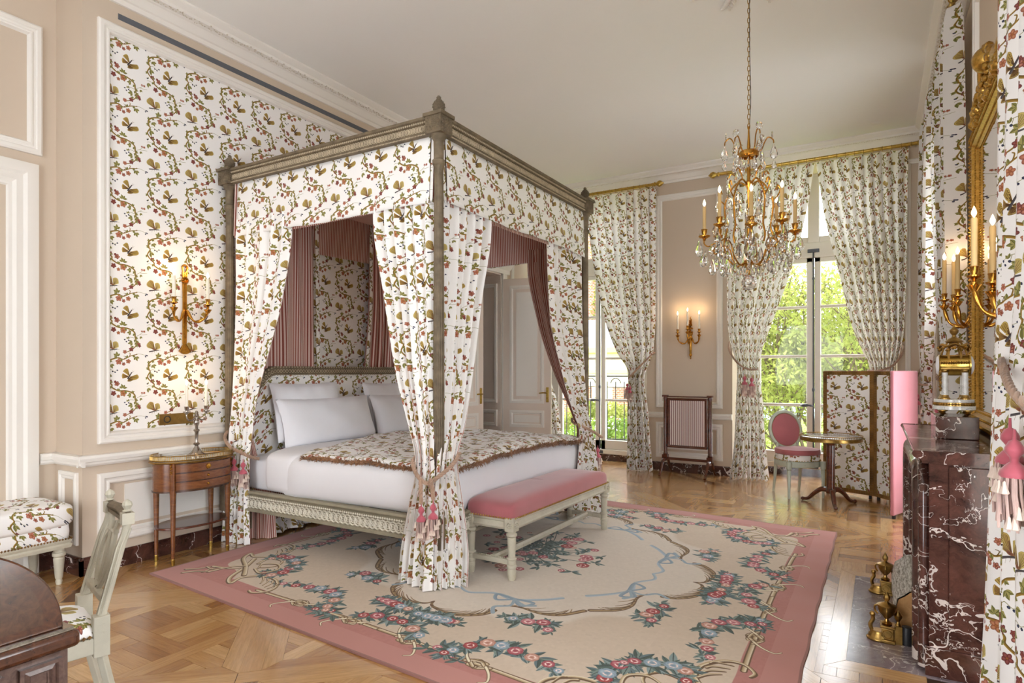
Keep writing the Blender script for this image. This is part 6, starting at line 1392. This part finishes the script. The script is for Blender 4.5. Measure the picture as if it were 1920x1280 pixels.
# ------------------------------------------------------------------ outside
def grassmat(name, a, b, sc=3, rough=.9):
    t = NT(name); n = t.noise(t.coord('Object'), sc, 8, .7); return t.set(color=t.ramp(n, [(.3, srgb(*a)), (.7, srgb(*b))]), rough=rough, spec=.1)
def leafmat(name, a, b):
    t = NT(name); n = t.noise(t.coord('Object'), 1.3, 3); col = t.ramp(n, [(.3, srgb(*a)), (.7, srgb(*b))]); t.set(color=col, rough=.6, spec=.2)
    tr = t.new('ShaderNodeBsdfTranslucent'); t.link(col, tr.inputs[0]); mx = t.new('ShaderNodeMixShader'); mx.inputs[0].default_value = .45; t.link(t.b.outputs[0], mx.inputs[1]); t.link(tr.outputs[0], mx.inputs[2]); t.link(mx.outputs[0], t.n['Material Output'].inputs[0]); return t.m
M['lawn'] = grassmat('lawn', (96, 124, 48), (150, 170, 70), .4); M['leafy'] = leafmat('spring_leaves', (98, 110, 46), (164, 168, 88)); M['leafd'] = leafmat('hedge_leaves', (76, 104, 40), (140, 160, 70)); M['barktree'] = grassmat('tree_bark', (66, 56, 44), (104, 90, 70), 6)
M['slate'] = paint('slate', (120, 126, 138), .5, .06, 3); M['stone'] = paint('cream_stone', (222, 206, 166), .8, .05, 2); M['yellow'] = paint('yellow_stucco', (222, 208, 140), .8, .03, 2)
def brickmat():
    t = NT('brick_courses'); v = t.new('ShaderNodeTexCoord'); m = t.new('ShaderNodeMapping'); m.inputs['Rotation'].default_value = (PI/2, 0, 0); t.link(v.outputs['Object'], m.inputs[0]); b = t.new('ShaderNodeTexBrick'); t.link(m.outputs[0], b.inputs['Vector']); b.inputs['Scale'].default_value = 3.2
    b.inputs['Color1'].default_value = srgb(176, 104, 74); b.inputs['Color2'].default_value = srgb(150, 82, 60); b.inputs['Mortar'].default_value = srgb(196, 170, 150); b.inputs['Mortar Size'].default_value = .025; return t.set(color=b.outputs['Color'], rough=.9)
M['brick'] = brickmat()
struct('ground_outside', MB().add(box(-90, 60, 9.9, 190, -3.6, -3.5)), M['lawn'], smooth=0)
t = NT('pond_water'); M['water'] = t.set(color=srgb(150, 170, 186), rough=.06)
O('pond', MB().add(prism([(-30+26*math.cos(2*PI*k/40), 78+22*math.sin(2*PI*k/40)) for k in range(40)], -3.49, -3.47)), M['water'], smooth=0)['kind'] = 'structure'
def leaves(n, fn, size, seed):
    g = np.random.default_rng(seed); P = fn(n, g); A = g.normal(size=(n, 3)); A /= np.linalg.norm(A, axis=1)[:, None]; B = g.normal(size=(n, 3)); B -= (A*B).sum(1)[:, None]*A; B /= np.linalg.norm(B, axis=1)[:, None]; s = (size*g.uniform(.6, 1.3, n))[:, None]
    V = np.stack([P-A*s, P-B*s*.45, P+A*s, P+B*s*.45], 1).reshape(-1, 3); me = bpy.data.meshes.new('leaf_cards'); me.vertices.add(4*n); me.vertices.foreach_set('co', V.astype('f').ravel()); me.loops.add(4*n); me.polygons.add(n)
    me.loops.foreach_set('vertex_index', np.arange(4*n, dtype='i')); me.polygons.foreach_set('loop_start', np.arange(0, 4*n, 4, dtype='i')); me.update(calc_edges=True); return me
def tree(label, loc, h, spread, n, seed, mat='leafy', size=.10):
    t = thing('tree', label, 'tree', loc, 0, 'garden trees outside the windows'); r = random.Random(seed); tr = MB(); tips = []
    def branch(p, d, L, rad, lv):
        pts = [p]; q = Vector(p)
        for i in range(4): d = (d+Vector((r.uniform(-.3,.3), r.uniform(-.3,.3), r.uniform(-.05,.22)))*.5).normalized(); q = q+d*L/4; pts.append(tuple(q)); 
        tr.add(tube(pts, [rad*(1-.13*i) for i in range(5)], 5)); tips.extend(pts[2:])
        if lv: 
            for i in range(4 if lv > 1 else 3): a = r.uniform(0, 6.28); nd = (d*.7+Vector((math.cos(a)*spread, math.sin(a)*spread, r.uniform(-.1, .5)))).normalized(); branch(pts[r.choice((2,3,4))], nd, L*r.uniform(.55, .8), rad*.55, lv-1)
    branch((0,0,0), Vector((0,0,1)), h*.42, h*.016, 0); 
    for k in range(10): a = k*.63*3+r.uniform(-.3,.3); branch((0,0,h*r.uniform(.14,.42)), Vector((math.cos(a)*spread*(1.5 if k % 2 else .8), math.sin(a)*spread, .8)).normalized(), h*.36, h*.008, 3)
    O('trunk', tr, M['barktree'], t, smooth=60)
    T = np.array(tips)
    def fn(m, g): return T[g.integers(0, len(T), m)]+g.normal(size=(m, 3))*h*.028
    me = leaves(n, fn, size, seed); me.materials.append(M[mat]); o = bpy.data.objects.new('crown', me); COL.objects.link(o); o.parent = t; o['kind'] = 'stuff'; return t
t1 = tree('tall spring tree with bright leaves close outside the garden window', (-1.15, 17.5, -3.5), 7.0, .55, 30000, 2, size=.062)
dup(t1, (-.3, 28, -3.5), 2.2, 'spring tree standing behind and beside the tall bright tree')
dup(t1, (-5.6, 41, -3.5), 4.0, 'spring tree further back on the lawn seen through the garden window')
dup(t1, (2.6, 40, -3.5), 1.0, 'lush tree behind the folding screen end of the garden window')
dup(t1, (-19.5, 40, -3.5), 5.1, 'tall tree rising above the brick building', scale=(1.7, 1.7, 1.9))
def bushes(name, label, fn, n, size, mat, seed, cat='hedge'):
    me = leaves(n, fn, size, seed); me.materials.append(M[mat]); o = bpy.data.objects.new(name, me); COL.objects.link(o); tag(o, label, cat); return o
def mound(cx, cy, cz, sx, sy, sz):
    def fn(m, g): d = g.normal(size=(m, 3)); d /= np.linalg.norm(d, axis=1)[:, None]; return np.array((cx, cy, cz))+d*np.array((sx, sy, sz))*(.75+.3*g.random(m))[:, None]
    return fn
bushes('shrub', 'flowering green shrub below the balcony railing', mound(-5.9, 14.6, -1.0, 1.5, 1.0, 1.2), 7000, .07, 'leafd', 5, 'shrub'); bushes('shrub', 'green shrub beyond the balcony behind the tied curtain', mound(-7.3, 17.5, -.8, 1.5, 1.0, 1.3), 6000, .08, 'leafy', 6, 'shrub'); bushes('hedge', 'clipped hedge at the bottom of the garden window', mound(-1.2, 22.6, -2.6, 2.6, 1, 1.5), 9000, .14, 'leafd', 7); bushes('hedge', 'distant line of trees across the pond', mound(-20, 118, -1, 70, 6, 6.5), 16000, .8, 'leafd', 8)
fl = bushes('blossom_shrub', 'white and pink blossoms on the shrub below the railing', mound(-5.9, 14.6, -.95, 1.5, 1.0, 1.22), 900, .035, 'linen', 9, 'blossoms'); fl['kind'] = 'stuff'
b = thing('brick_building', 'brick building with cream stone bands and slate roof outside the balcony window', 'building', (-10, 26, -3.5)); W = dict(world=True)
O('wall', MB().add(box(-20, -5.5, 24, 32, -3.5, 2.1)), M['stone'], b, smooth=0, **W)
for x in np.arange(-19.4, -6.4, 2.5): O('brick_panel', MB().add(box(float(x), float(x)+1.55, 23.94, 24.02, -2.0, .75)), M['brick'], b, smooth=0, **W); O('pilaster', MB().add(box(float(x)+1.85, float(x)+2.2, 23.86, 24.02, -3.5, 1.25)), M['stone'], b, smooth=0, **W)
O('cornice', MB().add(run(lambda a, q, n: (a, 24-n, q), -20, -5.5, [(1.3,0),(1.3,.12),(1.45,.18),(1.5,.08),(2.1,.08),(2.15,.3),(2.35,.42),(2.4,.42),(2.4,0)])), M['yellow'], b, smooth=20, **W)
O('roof', MB().add(([(-20,23.7,2.4),(-5.5,23.7,2.4),(-5.5,28,3.9),(-20,28,3.9),(-20,32,2.4),(-5.5,32,2.4)], [(0,1,2,3),(3,2,5,4),(0,3,4),(1,5,2)])), M['slate'], b, smooth=0, **W)
O('upper_block', MB().add(box(-22, -9.6, 28.5, 34, 2, 8.2)), M['brick'], b, smooth=0, **W); O('chimney', MB().add(box(-9.3, -8.3, 27.5, 28.6, 2.5, 5.2)).add(box(-9.4, -8.2, 27.4, 28.7, 4.9, 5.05)), M['brick'], b, smooth=0, **W)
iv = leaves(6000, lambda m, g: np.stack([-11.35+g.normal(size=m)*.35, 28.38+g.normal(size=m)*.06, 2.6+g.random(m)*6.2], 1), .11, 21); iv.materials.append(M['leafy']); o = bpy.data.objects.new('ivy', iv); COL.objects.link(o); adopt(o, b, True); o['kind'] = 'stuff'
# bridge with trellis below the balcony
br = thing('trellis_bridge', 'low arched footbridge with trellis parapet below the balcony window', 'bridge', (-4.9, 12.4, -2)); mb = MB()
for k in range(24): a, a2 = PI*k/24, PI*(k+1)/24; c = lambda q, R: (-5.0+R*math.cos(q), -1.55+R*.8*math.sin(q)); p = [c(a, .85), c(a2, .85), c(a2, 1.1), c(a, 1.1)]; mb.add(([(x,12.2,z) for x,z in p]+[(x,12.6,z) for x,z in p], [(0,1,2,3),(7,6,5,4),(0,4,5,1),(2,6,7,3)]))
O('arch', mb, M['yellow'], br, world=True, smooth=40); mb = MB()
for k in range(26):
    for s in (-1, 1): x = -6.9+k*.16; mb.add(tube([(x,12.3,-.78),(x+s*.5,12.3,-.28)], .016, 4))
mb.add(box(-7.0, -2.6, 12.27, 12.33, -.28, -.22)).add(box(-7.0, -2.6, 12.27, 12.33, -.82, -.76)); O('trellis', mb, M['iron'], br, world=True, smooth=0); O('deck', MB().add(box(-7, -2.6, 12.3, 12.9, -1.0, -.82)), M['stone'], br, world=True, smooth=0)
for x in (-6.8, -2.8): O('pier', MB().add(box(x-.2, x+.2, 12.2, 12.8, -3.5, -1.0)), M['stone'], br, world=True, smooth=0)
rl = thing('balcony_railing', 'black iron balcony railing with arched bars outside the bedside window', 'railing', (-3.77, 9.75, .1)); I = M['iron']
for z, q in ((1.31,.016),(.26,.012),(1.13,.008)): O('rail', MB().add(box(-1.1, 1.1, -q, q, z-.1-q*.7, z-.1+q*.7)), I, rl, smooth=0)
for x in (-1.1, 1.1): O('post', MB().add(box(x-.015, x+.015, -.015, .015, -.1, 1.22)), I, rl, smooth=0)
bar = O('baluster', MB().add(tube([(0,0,.16),(0,0,1.12)], .0085, 6)), I, rl); bar.location = (-1.05, 0, 0); ar = None
for k in range(1, 15):
    put(bar, 'baluster', rl, (-1.05+k*.15, 0, 0))
for k in range(5):
    x = -.975+k*.45
    a = O('arch', MB().add(tube([(.085*math.cos(q), 0, 1.09+.085*math.sin(q)) for q in [PI*i/10 for i in range(11)]], .0085, 6)), I, rl) if ar is None else put(ar, 'arch', rl, (0,0,0)); ar = ar or a; a.location = (x+.075, 0, 0)
O('balcony_floor', MB().add(box(-5.2, .8, 9.4, 10.0, -.15, .0)), M['stone'], smooth=0)['kind'] = 'structure'
bpy.context.view_layer.update()
